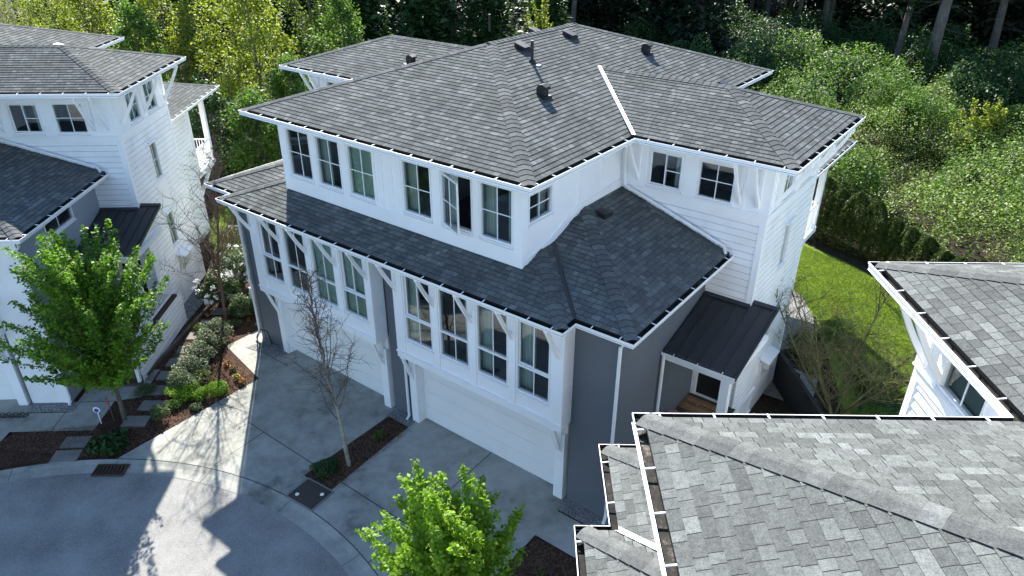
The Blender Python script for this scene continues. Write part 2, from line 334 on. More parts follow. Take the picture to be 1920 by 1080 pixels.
def window(parent, F, a0, a1, b0, b1, rail=None, slider=False, cover='', trim=True, hmid=True, opened=False):
    fb = MB(); t = .045; c0, c1 = -.10, .012
    if trim: fb.fbox(F, a0-.015, a1+.015, b0-.05, b0, -.02, .05)       # sill
    for q in ((a0, a0+t, b0, b1), (a1-t, a1, b0, b1), (a0+t, a1-t, b0, b0+t), (a0+t, a1-t, b1-t, b1)): fb.fbox(F, *q, c0, c1)
    if rail: fb.fbox(F, a0+t, a1-t, rail-.03, rail+.03, -.085, .002)
    w = fb.build('window', M['frame'], parent)
    am = (a0+a1)/2
    def sash(G, x0, x1, z0, z1, bars_v, bars_h, cz=-.05, fr=0.):
        g = MB(); g.face([G(x0, z0, cz), G(x1, z0, cz), G(x1, z1, cz), G(x0, z1, cz)]); g.build('pane', M['glass'], w)
        k = MB()
        for v in bars_v: k.fbox(G, v-.012, v+.012, z0, z1, cz-.006, cz+.012)
        for h in bars_h:
            xs = sorted([x0, *bars_v, x1])
            for p, q in zip(xs, xs[1:]): k.fbox(G, p+(.012 if p in bars_v else 0), q-(.012 if q in bars_v else 0), h-.012, h+.012, cz-.006, cz+.010)
        if fr:
            for q in ((x0, x0+fr, z0, z1), (x1-fr, x1, z0, z1), (x0+fr, x1-fr, z0, z0+fr), (x0+fr, x1-fr, z1-fr, z1)): k.fbox(G, *q, cz-.02, cz+.02)
        if k.f: k.build('muntin', M['frame'], w)
    x0, x1, z0, z1 = a0+t, a1-t, b0+t, b1-t
    if opened:
        an = math.radians(24); o = F(x0, 0, .01); e = F(1, 0, 0)-F(0, 0, 0); nn = F(0, 0, 1)-F(0, 0, 0); d = e*math.cos(an)+nn*math.sin(an)
        G = frame(o.x, o.y, d.x, d.y); sash(G, 0, x1-x0, z0, z1, [(x1-x0)/2], [(z0+z1)/2], .0, .04)
    elif rail:
        sash(F, x0, x1, z0, rail-.03, [am], [])
        if slider:
            sash(F, x0, am+.02, rail+.03, z1, [], [], -.075, .03); sash(F, am-.02, x1, rail+.03, z1, [], [], -.04, .03)
        else: sash(F, x0, x1, rail+.03, z1, [am], [])
    elif slider:
        sash(F, x0, am+.02, z0, z1, [], [], -.075, .03); sash(F, am-.02, x1, z0, z1, [], [(z0+z1)/2], -.04, .03)
    else: sash(F, x0, x1, z0, z1, [am], [(z0+z1)/2] if hmid else [])
    W = a1-a0
    for ch in cover:
        k = MB()
        if ch == 'B': k.fbox(F, a0, a1, b0, b1, -.16, -.15); k.build('blind', M['blind'], w)
        if ch == 'H':
            z = b0; k.fbox(F, a0, a1, b0, b1, -.20, -.19)
            while z < b1: k.face([F(a0, z, -.17), F(a1, z, -.17), F(a1, z+.024, -.15), F(a0, z+.024, -.15)]); z += .03
            k.build('blind', M['blind'], w)
        if ch in 'LRC':
            x = {'L': (a0-.05, a0+W*.36), 'R': (a1-W*.3, a1+.05), 'C': (a0, a1)}[ch]; ribbon(k, F, *x, b0-.05, b1+.05, -.24); k.build('curtain', M['curtain'], w)
    return w
def bracket(parent, F, a, ztop, depth, drop, w=.09):
    """curved knee brace: a = centre along the wall, depth outwards, drop downwards"""
    mb = MB(); x0, x1 = a-w/2, a+w/2; t = .085
    mb.fbox(F, x0, x1, ztop-drop, ztop, 0.003, .05); mb.fbox(F, x0, x1, ztop-t, ztop, .05, depth)
    pts = []; n = 6
    for i in range(n+1):
        q = i/n; c = .05+(depth-.07)*q; z = ztop-drop+.06+(drop-t-.05)*(q-.05*math.sin(q*math.pi)); pts.append((c, z))
    for p, q in zip(pts, pts[1:]):
        up = .15
        mb.hexa([F(x0+.012, p[1]-.03, p[0]), F(x1-.012, p[1]-.03, p[0]), F(x1-.012, q[1]-.03, q[0]), F(x0+.012, q[1]-.03, q[0]),
                 F(x0+.012, min(ztop-.02, p[1]+up), p[0]), F(x1-.012, min(ztop-.02, p[1]+up), p[0]), F(x1-.012, min(ztop-.02, q[1]+up), q[0]), F(x0+.012, min(ztop-.02, q[1]+up), q[0])])
    return mb.build('bracket', M['white'], parent)
def pipe(parent, pts, r=.045):
    mb = MB(); mb.tube(pts, r, 8); o = mb.build('downpipe', M['frame'], parent, smooth=False); return o
# ------------------------------------------------------------------ ground
def sheet(name, pts, z, mat, kind='structure', joints=None, mats=None):
    mb = MB(); mb.face([(x, y, z) for x, y in pts])
    if joints:
        for (ax, ay), (bx, by) in joints:
            d = Vector((bx-ax, by-ay, 0)).normalized(); q = Vector((-d.y, d.x, 0))*.012
            mb.face([Vector((ax, ay, z+.004))-q, Vector((bx, by, z+.004))-q, Vector((bx, by, z+.004))+q, Vector((ax, ay, z+.004))+q], 1)
    o = mb.build(name, [mat, M['plastic']]); tag(o, kind=kind)
    if mb.f and (pts and sum(pts[i][0]*pts[(i+1) % len(pts)][1]-pts[(i+1) % len(pts)][0]*pts[i][1] for i in range(len(pts))) < 0): o.data.flip_normals()
    return o
CC = (.36, -14.49)
def arc(r, a0, a1, n=48): return [(CC[0]+r*math.cos(math.radians(a0+(a1-a0)*i/n)), CC[1]+r*math.sin(math.radians(a0+(a1-a0)*i/n))) for i in range(n+1)]
sheet('ground', [(-400, -300), (300, -300), (300, 400), (-400, 400)], -.02, M['soil'])
sheet('road', arc(9.52, 0, 360, 120)[:-1], -.012, M['asphalt'])
sheet('street', [(-8, -16), (8, -16), (14, -60), (-30, -60)], -.016, M['asphalt'])
mb = MB(); oi, oo = arc(9.5, 15, 195, 90), arc(10.0, 15, 195, 90)
for i in range(90):
    j = i+1; mid = lambda k: ((oi[k][0]*.35+oo[k][0]*.65), (oi[k][1]*.35+oo[k][1]*.65))
    mb.face([(*oi[i], -.006), (*oi[j], -.006), (*mid(j), .002), (*mid(i), .002)][::-1]); mb.face([(*mid(i), .002), (*mid(j), .002), (*oo[j], .035), (*oo[i], .035)][::-1])
    if i % 8 == 0: a, b = oi[i], oo[i]; d = Vector((b[1]-a[1], a[0]-b[0], 0)).normalized()*.006; mb.face([Vector((*a, .0))-d, Vector((*b, .041))-d, Vector((*b, .041))+d, Vector((*a, .0))+d], 1)
    mb.face([(*oo[i], .036), (*oo[j], .036), *[(CC[0]+(p[0]-CC[0])*1.0022, CC[1]+(p[1]-CC[1])*1.0022, .04) for p in (oo[j], oo[i])]][::-1], 1)
tag(mb.build('kerb', [M['concrete'], M['plastic']]), kind='structure')
ay = lambda x: CC[1]+math.sqrt(10.02**2-(x-CC[0])**2)
def arcx(x0, x1, n=14): return [(x0+(x1-x0)*i/n, ay(x0+(x1-x0)*i/n)) for i in range(n+1)]
Zc = .035
sheet('mulch_bed', arcx(-8.6, 9.0, 40)+[(9, 3), (5.2, 3), (5.2, -.1), (-8, 0), (-12.5, 3.5), (-14.5, 2.5), (-9.8, -6.0)], .02, M['mulch'])
sheet('left_driveway', arcx(-5.72, -.98)+[(-.98, .25), (-5.35, .25), (-5.78, -1.75)], Zc, M['concrete'], joints=[((-5.75, -3.31), (-.98, -3.31)), ((-3.38, -3.31), (-3.30, ay(-3.3)))])
sheet('front_walk', [(-5.784, -1.75), (-5.36, .1), (-8.35, .1), (-8.35, -1.25)], Zc-.003, M['concrete'], joints=[((-7.05, -1.5), (-7.0, -.12)), ((-8.35, -.72), (-5.6, -.72))])
sheet('side_walk', [(-8.75, .2), (-9.75, 1.7), (-9.0, 2.0), (-8.0, .5)], Zc+.01, M['concrete'])
sheet('right_driveway', arcx(.10, 5.3)+[(5.3, .25), (-.14, .25), (-.14, -.5)], Zc, M['concrete'], joints=[((0, -3.31), (5.3, -3.31)), ((2.55, .1), (2.62, ay(2.6)))])
sheet('porch_walk', [(5.3, -1.62), (8.1, -1.62), (8.1, .45), (6.7, .45), (6.7, -.62), (5.3, -.62)], Zc+.002, M['concrete'], joints=[((6.7, -1.62), (6.7, -.62))])
sheet('bed_corner_slab', [(-.98, -3.75), (.1, -3.75), (.1, ay(.1)), (-.98, ay(-.98))], Zc-.004, M['concrete'])
for pts in ([(-7.72, -.9), (-7.5, -.1), (-6.15, -.12), (-6.3, -.62)], [(-1.05, -.14), (-.14, -.14), (-.14, -.55), (-1.05, -.55)], [(5.3, -.1), (6.6, -.1), (6.6, -.58), (5.3, -.58)], [(7.7, 7.5), (9.2, 7.6), (8.9, 9.4), (7.6, 9.6)], [(7.6, 13.2), (8.1, 11.6), (7.0, 9.8), (5.6, 14.2), (6.5, 15.0)]):
    sheet('gravel_strip', pts, Zc+.006, M['gravel'])
sheet('lawn', [(4.8, 20.0), (7.4, 18.9), (10.3, 17.3), (14.5, 15), (24, 12), (20, 4), (11.8, 4), (9.6, 9.2), (7.6, 13.4), (5.2, 14.5)], .012, M['lawn'])
sheet('rear_lawn', [(-13.0, 2.4), (-16.5, 3.3), (-20.5, 6.2), (-24, 12), (-22, 16), (4.8, 19.5), (5, 13.8), (-7, 13.5), (-9.4, 5), (-10.6, 2.6)], .012, M['lawn'])
sheet('dirt_patch', [(8.2, 13.6), (8.75, 12.5), (9.3, 12.7), (8.5, 14.6), (7.8, 15.6), (7.4, 15.3)], .02, M['mulch'])

# ------------------------------------------------------------------ houses
XC = -.67; P_ = .333
XA, XB, YA, YC, XD, YE, YF, ZT = -5.735, 4.395, -.78, 3.673, 8.461, 9.34, 13.58, 8.724
XL3, YL1, YL2, ZL, YT = 7.064, -1.294, -.772, 5.932, 4.55
WD, WT = 3.66, 7.695            # dormer side wall, tower side wall
mx = lambda x: 2*XC-x
def house(loc, rz, label, XL1=5.655, front_grey='grey', side_grey='grey', side_window=False, valley='flash'):
    H = empty('townhouse', (*loc, 0), rz); tag(H, label, 'house', 'matching white townhouses round the cul-de-sac')
    GUT = [M['white'], M['debris']]
    # ---- roofs
    XW = (YE-YC)/2; YW = (YC+YE)/2; HW = (XB-XA)/2; Y1 = YA+HW; Y2 = YF-HW; hR = ZT+.022; dI = .125
    zz = lambda base, run: base+P_*(run-dI)
    cs = 1/math.sqrt(1+P_*P_)
    mb = MB()
    for s in (1, -1):
        X = (lambda x: x) if s > 0 else mx
        sg = s
        xb, xd = XB-dI, XD-dI
        zr = lambda x: zz(hR, XB-x)                                # right plane height from unmirrored x
        pt = lambda x, y: Vector((X(x), y, zr(x)))
        up = Vector((-sg*cs, 0, P_*cs)); O = Vector((X(xb), 0, hR))
        shingles(mb, O, (0, 1, 0), up, [[pt(xb, YA+dI), pt(xb, YC), pt(XB-XW, YW), pt(XC, YW), pt(XC, Y1)], [pt(xb, YE), pt(xb, YF-dI), pt(XC, Y2), pt(XC, YW), pt(XB-XW, YW)]])
        # wing: front, back, end
        ft = lambda x, y: Vector((X(x), y, zz(hR, y-YC))); bk = lambda x, y: Vector((X(x), y, zz(hR, YE-y))); en = lambda x, y: Vector((X(x), y, zz(hR, XD-x)))
        shingles(mb, (X(0), YC+dI, hR), (1, 0, 0), (0, cs, P_*cs), [[ft(XB-dI, YC+dI), ft(xd, YC+dI), ft(XD-XW, YW), ft(XB-XW, YW)]])
        shingles(mb, (X(0), YE-dI, hR), (1, 0, 0), (0, -cs, P_*cs), [[bk(XB-dI, YE-dI), bk(xd, YE-dI), bk(XD-XW, YW), bk(XB-XW, YW)]])
        shingles(mb, (X(xd), 0, hR), (0, 1, 0), up, [[en(xd, YC+dI), en(xd, YE-dI), en(XD-XW, YW)]])
    fm = lambda x, y: Vector((x, y, zz(hR, y-YA))); bm_ = lambda x, y: Vector((x, y, zz(hR, YF-y)))
    shingles(mb, (0, YA+dI, hR), (1, 0, 0), (0, cs, P_*cs), [[fm(XA+dI, YA+dI), fm(XB-dI, YA+dI), fm(XC, Y1)]])
    shingles(mb, (0, YF-dI, hR), (1, 0, 0), (0, -cs, P_*cs), [[bm_(XA+dI, YF-dI), bm_(XB-dI, YF-dI), bm_(XC, Y2)]])
    roof = mb.build('upper_roof', [M['shingle'], M['plastic']], H)
    cp = 'u'; zp = zz(hR, HW); zw = zz(hR, XW)
    for s in (1, -1):
        X = (lambda x: x) if s > 0 else mx
        dr = P_/math.sqrt(2)
        caps(cp, (X(XB-dI), YA+dI, hR), (XC, Y1, zp), dr); caps(cp, (X(XB-dI), YF-dI, hR), (XC, Y2, zp), dr)
        caps(cp, (X(XD-dI), YC+dI, hR), (X(XD-XW), YW, zw), dr); caps(cp, (X(XD-dI), YE-dI, hR), (X(XD-XW), YW, zw), dr)
        caps(cp, (X(XD-XW), YW, zw), (X(XB-XW-.1), YW, zw), P_)
    caps(cp, (XC, Y1-.1, zp), (XC, Y2+.1, zp), P_)
    flush_caps(cp, roof)
    # valley flashing
    vb = MB()
    for s in (1, -1):
        X = (lambda x: x) if s > 0 else mx
        a = Vector((X(XB-dI), YC+dI, hR+.016)); b = Vector((X(XB-XW), YW, zw+.02)); l = Vector((s*.05, .05, 0)); r_ = Vector((-s*.05, -.05, 0))
        up_ = Vector((0, 0, .012)); q = Vector((s*.07, .0, .01)); q2 = Vector((0, -.07, .01))
        vb = MB()
        for o1, o2 in ((q, Vector((0, 0, .004))), (Vector((0, 0, .004)), q2)):
            f = [a+o1, b+o1, b+o2, a+o2]; vb.face(f if s > 0 else f[::-1])
        vb.build('valley_flashing', M['flash'], roof)
    out = [(XB, YA), (XB, YC), (XD, YC), (XD, YE), (XB, YE), (XB, YF), (XA, YF), (XA, YE), (mx(XD), YE), (mx(XD), YC), (XA, YC), (XA, YA)]
    gutter('gutter', [(*p, ZT) for p in out], True, H, GUT)
    sb = MB(); sb.face([(p[0]-math.copysign(.03, p[0]-XC), p[1], ZT-.122) for p in out][::-1])
    cap_ = [(p[0]-math.copysign(.11, p[0]-XC), p[1]+(.11 if p[1] < 6 else -.11), ZT-.05) for p in out]
    sb.build('soffit', M['white'], H)
    # ---- lower roof
    mb = MB(); cp = 'l'; VB = []; hL = ZL+.022; J = XL3-XL1; zl = lambda run: hL+P_*(run-dI)
    YD = -.05
    def strip(X, sg):
        k1 = XL1-WD; yv = YL2
        F1 = lambda x, y: Vector((X(x), y, zl(y-YL1))); F2 = lambda x, y: Vector((X(x), y, zl(y-YL2)))
        R1 = lambda x, y: Vector((X(x), y, zl(XL1-x))); R2 = lambda x, y: Vector((X(x), y, zl(XL3-x)))
        upf = (0, cs, P_*cs); upr = (-sg*cs, 0, P_*cs)
        shingles(mb, (0, YL1+dI, hL), (1, 0, 0), upf, [[F1(XL1-(YD-YL1), YD), F1(WD, YL1+k1), F1(WD, YD)]])
        shingles(mb, (X(XL1-dI), 0, hL), (0, 1, 0), upr, [[R1(XL1-dI, YL1+dI), R1(XL1-dI, YL2+dI), R1(WD, YL2+k1), R1(WD, YL1+k1)]])
        shingles(mb, (0, YL2+dI, hL), (1, 0, 0), upf, [[F2(XL1-dI, YL2+dI), F2(XL3-dI, YL2+dI), F2(WD, YL2+XL3-WD), F2(WD, YL2+k1)]])
        shingles(mb, (X(XL3-dI), 0, hL), (0, 1, 0), upr, [[R2(XL3-dI, YL2+dI), R2(XL3-dI, YT), R2(WD, YT), R2(WD, YL2+XL3-WD)]])
        caps(cp, (X(XL1-dI), YL1+dI, hL), (X(WD+.05), YL1+k1-.05, zl(k1)), P_/math.sqrt(2)); caps(cp, (X(XL3-dI), YL2+dI, hL), (X(WD+.05), YL2+XL3-WD-.05, zl(XL3-WD)), P_/math.sqrt(2))
        a = Vector((X(XL1-dI), YL2+dI, hL+.016)); b = Vector((X(WD), YL2+k1, zl(k1)+.016))
        vb = MB()
        for o1, o2 in ((Vector((sg*.07, 0, .01)), Vector((0, 0, .004))), (Vector((0, 0, .004)), Vector((0, -.07, .01)))):
            f = [a+o1, b+o1, b+o2, a+o2]; vb.face(f if sg > 0 else f[::-1])
        VB.append(vb)
    for s in (1, -1): strip((lambda x: x) if s > 0 else mx, s)
    F1 = lambda x, y: Vector((x, y, zl(y-YL1)))
    xr = XL1-dI; xl = mx(xr); t = YD-YL1
    shingles(mb, (0, YL1+dI, hL), (1, 0, 0), (0, cs, P_*cs), [[F1(xl, YL1+dI), F1(xr, YL1+dI), F1(XL1-t, YD), F1(mx(XL1-t), YD)]])
    lr = mb.build('lower_roof', [M['shingle'], M['plastic']], H)
    flush_caps(cp, lr); [q.build('valley_flashing', M[valley], lr) for q in VB]
    lo = [(mx(XL3), YT), (mx(XL3), YL2), (mx(XL1), YL2), (mx(XL1), YL1), (XL1, YL1), (XL1, YL2), (XL3, YL2), (XL3, YT)]
    gutter('gutter', [(*p, ZL) for p in lo], False, H, GUT)
    sb = MB(); sb.face([(p[0]-math.copysign(.03, p[0]-XC), p[1]+.03, ZL-.122) for p in lo][::1]); sb.build('soffit', M['white'], H)
    # wall flashing pipes along the tower wall
    for s in (1, -1):
        X = (lambda x: x) if s > 0 else mx
        pipe(H, [(X(3.77), 4.42, 8.56), (X(3.77), 4.42, 8.30), (X(3.80), 4.44, 7.34), (X(3.86), 4.40, 7.14), (X(6.8), 4.40, 6.16), (X(6.93), 4.25, 6.06)], .042)
    # ---- walls
    FF = frame(0, -.05, 1, 0); FB = frame(0, -.58, 1, 0); FT = frame(0, YT, 1, 0); FG = frame(0, -.12, 1, 0)
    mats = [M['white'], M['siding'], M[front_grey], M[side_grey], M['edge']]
    dw = [(-4.72, -3.70), (-3.46, -2.46), (-2.17, -1.16), (-.13, .87), (1.19, 2.19), (2.41, 3.40)]
    wb = MB(); wall(wb, FF, mx(WD)-.0, WD, 6.25, 8.62, [(a, b, 6.84, 8.26) for a, b in dw])
    FR = frame(WD, 0, 0, 1); FL = frame(mx(WD), 0, 0, -1)
    wall(wb, FR, -.05, YT, 6.25, 8.62, [(.18, 1.15, 7.38, 8.12)]); wall(wb, FL, -YT, .05, 6.25, 8.62, [(-1.15, -.18, 7.38, 8.12)])
    wall(wb, FR, YE-.79, YF-.75, 5.5, 8.62); wall(wb, FL, -(YF-.75), -(YE-.79), 5.5, 8.62); wall(wb, frame(WD, YF-.75, -1, 0), 0, WD-mx(WD), 5.5, 8.62)
    # trim boards around the dormer
    wb.fbox(FF, mx(WD)-.03, WD+.03, 6.36, 6.76, 0, .028); wb.fbox(FF, mx(WD)-.03, WD+.03, 8.34, 8.6, 0, .022)
    for a, b in [(mx(WD)-.03, dw[0][0]-.02)]+[(dw[i][1]+.02, dw[i+1][0]-.02) for i in (0, 1, 3, 4)]+[(dw[5][1]+.02, WD+.03)]: wb.fbox(FF, a, b, 6.76, 8.34, 0, .02)
    for a in (-1.13, -.86, -.50, -.19): wb.fbox(FF, a-.03, a+.03, 6.76, 8.34, 0, .024)
    for G, sg in ((FR, 1), (FL, -1)):
        A = lambda y0, y1: (y0, y1) if sg > 0 else (-y1, -y0)
        wb.fbox(G, *A(-.05, .14), 6.4, 8.6, 0, .03)
        for y0, y1, za, zb in ((.14, 1.0, 6.44, 6.62), (1.0, 1.9, 6.62, 6.98), (1.9, YT, 7.06, 7.2)):   # stepped skirt following the roof
            a0, a1 = (y0, y1) if sg > 0 else (-y0, -y1)
            P = [G(a0, za-.15, .0), G(a1, zb-.15, .0), G(a1, zb+.09, .0), G(a0, za+.09, .0)]
            wb.prism(P, G(0, 0, .028)-G(0, 0, 0))
        for y in (1.22, 2.32, 3.4): wb.fbox(G, *A(y-.03, y+.03), 7.12, 8.5, 0, .02)
        wb.fbox(G, *A(.14, YT-.02), 8.36, 8.55, 0, .024)
    # tower (both sides)
    twr = [(4.42, 5.40), (5.83, 6.80)]; sw = [(5.44, 6.34), (6.86, 7.74)]
    FTS = frame(WT, 0, 0, 1); FTL = frame(mx(WT), 0, 0, -1)
    fl = lambda q: (mx(q[1]), mx(q[0])); ng = lambda q: (-q[1], -q[0])
    HB = 7.20
    for s in (1, -1):
        tw = twr if s > 0 else [(4.42, 5.40), (5.90, 7.0)]; X = (lambda q: q) if s > 0 else fl; Yv = (lambda q: q) if s > 0 else ng; GS = FTS if s > 0 else FTL
        a0, a1 = X((WD, WT)); wall(wb, FT, a0, a1, HB, 8.62, [(*X(q), 7.26, 8.24) for q in tw], c=.03)
        wall(wb, FT, *X((WD, WT)), 5.2, HB-.24, [], 1, .19)
        wall(wb, FT, *X((6.43, WT)), 1.30, 5.2, [(*X((6.50, 7.38)), 1.30, 3.36)], 1, .19)
        wb.fbox(FT, *X((WD, WT+.03)), HB-.24, HB-.02, 0, .03); wb.fbox(FT, *X((WD, WT+.06)), HB-.03, HB, .0, .065)
        wb.fbox(FT, *X((WD, WT+.03)), 8.36, 8.6, .03, .05)
        for q in ((WD+.0, 4.38), (5.44, 5.79), (7.05, 7.12), (7.5, WT+.05)): wb.fbox(FT, *X(q), HB, 8.36, .03, .046)
        c0, c1 = Yv((YT-.03, YE-.79)); wall(wb, GS, c0, c1, HB, 8.62, [(*Yv(q), 7.3, 8.28) for q in sw], c=.03)
        wall(wb, GS, *Yv((YT, YE-.79)), 0, HB-.24, [(*Yv((6.36, 6.92)), 4.98, 6.3), (*Yv((6.32, 6.94)), 2.34, 3.62)], 1, .19)
        wb.fbox(GS, *Yv((YT+.0, YE-.79)), HB-.24, HB-.02, 0, .027); wb.fbox(GS, *Yv((YT-.062, YE-.76)), HB-.03, HB-.001, 0, .067)
        wb.fbox(GS, *Yv((YT-.03, YE-.79)), 8.36, 8.6, .032, .05)
        for q in ((YT-.05, YT+.2), (6.40, 6.80), (8.2, YE-.79)): wb.fbox(GS, *Yv(q), HB, 8.36, .03, .046)
        for q in ((YT-.03, YT+.13), (YE-.9, YE-.78)): wb.fbox(GS, *Yv(q), 0, HB-.24, 0, .028)     # corner boards
        wb.fbox(FT, *X((WT-.13, WT+.025)), 4.7, HB-.24, 0, .028)
        wb.fbox(GS, *Yv((6.2, 7.06)), 3.66, 4.86, 0, .02)                                         # raised panel between the small windows
        for z in (6.34, 3.68): wb.fbox(GS, *Yv((6.28, 7.02)), z, z+.035, 0, .09)
        wb.fbox(GS, *Yv((6.28, 7.3)), .1, 1.98, 0, .022)
        # rear of the tower and the lower rear block
        G2 = frame(WT if s > 0 else mx(WD), YE-.79, -1, 0); wall(wb, G2, 0, WT-WD, 0, 8.62, [], 1, .19)
        GR = frame(6.4, 0, 0, 1) if s > 0 else frame(mx(6.4), 0, 0, -1); wall(wb, GR, *Yv((YE-.79, YF-.4)), 0, 6.1, [(*Yv((9.9, 10.8)), 3.0, 5.1)], 1, .19)
        # garage level side wall and grey front return
        GE = frame(6.43, 0, 0, 1) if s > 0 else frame(mx(6.43), 0, 0, -1)
        wall(wb, GE, *Yv((-.12, YT)), 0, ZL+.2, [(*Yv((1.34, 2.95)), 4.98, 5.5)] if side_window else [], 3)
        wb.fbox(GE, *Yv((-.12, .02)), 0, ZL-.1, 0, .02, 3)
        wall(wb, FG, *X((5.25, 6.43)), 0, ZL, [], 2); wb.fbox(FG, *X((6.28, 6.45)), 0, ZL-.1, 0, .022, 2)
    wall(wb, frame(6.4, YF-.4, -1, 0), 0, 6.4-mx(6.4), 0, 6.1, [], 1, .19)
    wall(wb, FG, mx(-.26), -.26, 0, ZL, [], 2)
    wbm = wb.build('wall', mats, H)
    # ---- bays
    bays = [(-.21, 5.254, [(.13, 1.14), (1.40, 2.41), (2.66, 3.66), (3.91, 4.91)]), (-6.55, -1.13, [(-6.14, -5.14), (-4.89, -3.88), (-3.63, -2.62), (-2.36, -1.35)])]
    for bi, (b0, b1, ws) in enumerate(bays):
        bb = MB(); wall(bb, FB, b0, b1, 2.625, ZL-.12, [(a, b, 3.28, 5.34) for a, b in ws])
        for G, sg in ((frame(b1, 0, 0, 1), 1), (frame(b0, 0, 0, -1), -1)):
            q = (-.58, -.12) if sg > 0 else (.12, .58); wall(bb, G, *q, 2.625, ZL-.12)
            for z in (2.70, 3.9): bb.fbox(G, q[0]+.12, q[1]-.03, z, z+(1.1 if z < 3 else 1.8), 0, .012)
            bb.fbox(G, *((-.608, -.49) if sg > 0 else (.49, .608)), 2.625, ZL-.12, 0, .028)
        bb.face([FB(b0, 2.625, 0), FB(b1, 2.625, 0), FB(b1, 2.625, -.46), FB(b0, 2.625, -.46)])
        ed = [b0-.0]+[v for w_ in ws for v in w_]+[b1]
        for i in range(0, len(ed), 2): bb.fbox(FB, ed[i]+(.02 if i else 0), ed[i+1]-(.02 if i < len(ed)-2 else 0), 2.80, ZL-.14, 0, .028)
        for a, b in ws: bb.fbox(FB, a+.02, b-.02, 3.2, 3.235, 0, .02)
        bb.fbox(FB, b0-.03, b1+.03, 2.60, 2.80, 0, .035); bb.fbox(FB, b0-.05, b1+.05, 2.78, 2.815, .0, .06)
        for a, b in ws: bb.fbox(FB, a-.02, b+.02, 5.38, ZL-.13, 0, .018)
        bay = bb.build('bay', [M['white']], H)
        cov = (['L', 'R', 'L', 'L'], ['', '', 'B', 'B'])[bi]
        for i, (a, b) in enumerate(ws):
            window(bay, FB, a, b, 3.28, 5.34, rail=4.05, slider=(i in (0, 3)), cover=cov[i], trim=True)
            bracket(H, FB, (b+.13) if i < 3 else b1-.1, ZL-.13, .64, 1.12)
        bracket(H, FB, b0+.12, ZL-.13, .64, 1.12)
        # garage
        g0, g1 = (0., 4.88) if bi == 0 else (-6.20, -1.47)
        FD = frame(0, .10, 1, 0); gd = MB()
        for k in range(4): gd.fbox(FD, g0, g1, .02+k*.545, .02+k*.545+.535, -.04, 0)
        for k in range(4): gd.fbox(FD, g0, g1, .02+k*.545+.535, .02+(k+1)*.545, -.04, -.012)
        gd.build('garage_door', M['door'], H)
        tb = MB(); tb.box(g0-.26, g1+.3, -.12, .12, 2.2, 2.6); tb.box(g0, g1, -.12, .14, .0-.001, .014, 1)
        for x0, x1 in ((g0-.26, g0), (g1, g1+.28)): tb.box(x0, x1, -.22, .1, 0, 2.22)
        tb.build('garage_surround', [M['white'], M['concrete']], H)
        for x in (g0-.13, g1+.14): bracket(H, frame(0, -.22, 1, 0), x, 2.6, .36, .95, .14)
        rm = MB(); x0, x1, y0, y1, z0, z1 = b0+.08, b1-.08, -.46, 3.2, 2.7, 5.7
        for q, m in (([(x0, y1, z0), (x1, y1, z0), (x1, y1, z1), (x0, y1, z1)], 0), ([(x0, y0, z0), (x0, y1, z0), (x0, y1, z1), (x0, y0, z1)], 0), ([(x1, y1, z0), (x1, y0, z0), (x1, y0, z1), (x1, y1, z1)], 0),
                     ([(x0, y0, z0), (x1, y0, z0), (x1, y1, z0), (x0, y1, z0)], 1), ([(x0, y1, z1), (x1, y1, z1), (x1, y0, z1), (x0, y0, z1)], 0)): rm.face(q, m)
        rm.box(b0+1.2, b0+2.6, .5, 1.3, z0, z0+.75, 2); rm.box(b1-2.0, b1-.9, .2, .9, z0, z0+.5, 2); rm.build('room', [M['room'], M['carpet'], M['furn']], H)
    # dormer + tower rooms
    def room(x0, x1, y0, y1, z0, z1, furn):
        rm = MB()
        for q, m in (([(x0, y1, z0), (x1, y1, z0), (x1, y1, z1), (x0, y1, z1)], 0), ([(x0, y0, z0), (x0, y1, z0), (x0, y1, z1), (x0, y0, z1)], 0), ([(x0, y0, z0), (x1, y0, z0), (x1, y1, z0), (x0, y1, z0)], 1), ([(x0, y1, z1), (x1, y1, z1), (x1, y0, z1), (x0, y0, z1)], 0)): rm.face(q, m)
        for f in furn: rm.box(*f, 2)
        rm.build('room', [M['room'], M['carpet'], M['furn']], H)
    room(mx(WD)+.1, -.9, .1, 3.4, 6.3, 8.58, [(-4.2, -3.2, .3, .8, 6.3, 7.0), (-2.9, -2.2, .9, 1.5, 6.3, 6.9)]); room(-.4, 3.56, .1, 3.4, 6.3, 8.58, [(1.3, 2.9, .8, 2.4, 6.3, 6.9), (1.4, 1.9, 1.9, 2.3, 6.9, 7.05)])
    room(WD+.1, WT-.12, YT+.12, 8.4, 6.1, 8.58, [(4.6, 5.2, 5.4, 6.4, 6.1, 6.8)]); room(mx(WT)+.12, mx(WD)-.1, YT+.12, 8.4, 6.1, 8.58, [])
    for i, (a, b) in enumerate(dw): window(H, FF, a, b, 6.84, 8.26, cover=('', 'L', 'B', 'L', 'L', 'LR')[i], opened=(i == 4))
    window(H, FR, .18, 1.15, 7.38, 8.12, cover='R'); window(H, FL, -1.15, -.18, 7.38, 8.12)
    for s in (1, -1):
        tw = twr if s > 0 else [(4.42, 5.40), (5.90, 7.0)]; X = (lambda q: q) if s > 0 else fl; Yv = (lambda q: q) if s > 0 else ng; GS = FTS if s > 0 else FTL
        off = lambda F: (lambda a, b, c=0: F(a, b, c+.03))
        for i, q in enumerate(tw): window(H, off(FT), *X(q), 7.26, 8.24, slider=(i == 0 and s > 0), cover=('R' if i == 0 and s > 0 else 'H' if s < 0 else ''))
        for q in sw: window(H, off(GS), *Yv(q), 7.3, 8.28, cover='B')
        window(H, GS, *Yv((6.36, 6.92)), 4.98, 6.3, cover='B'); window(H, GS, *Yv((6.32, 6.94)), 2.34, 3.62, cover='B')
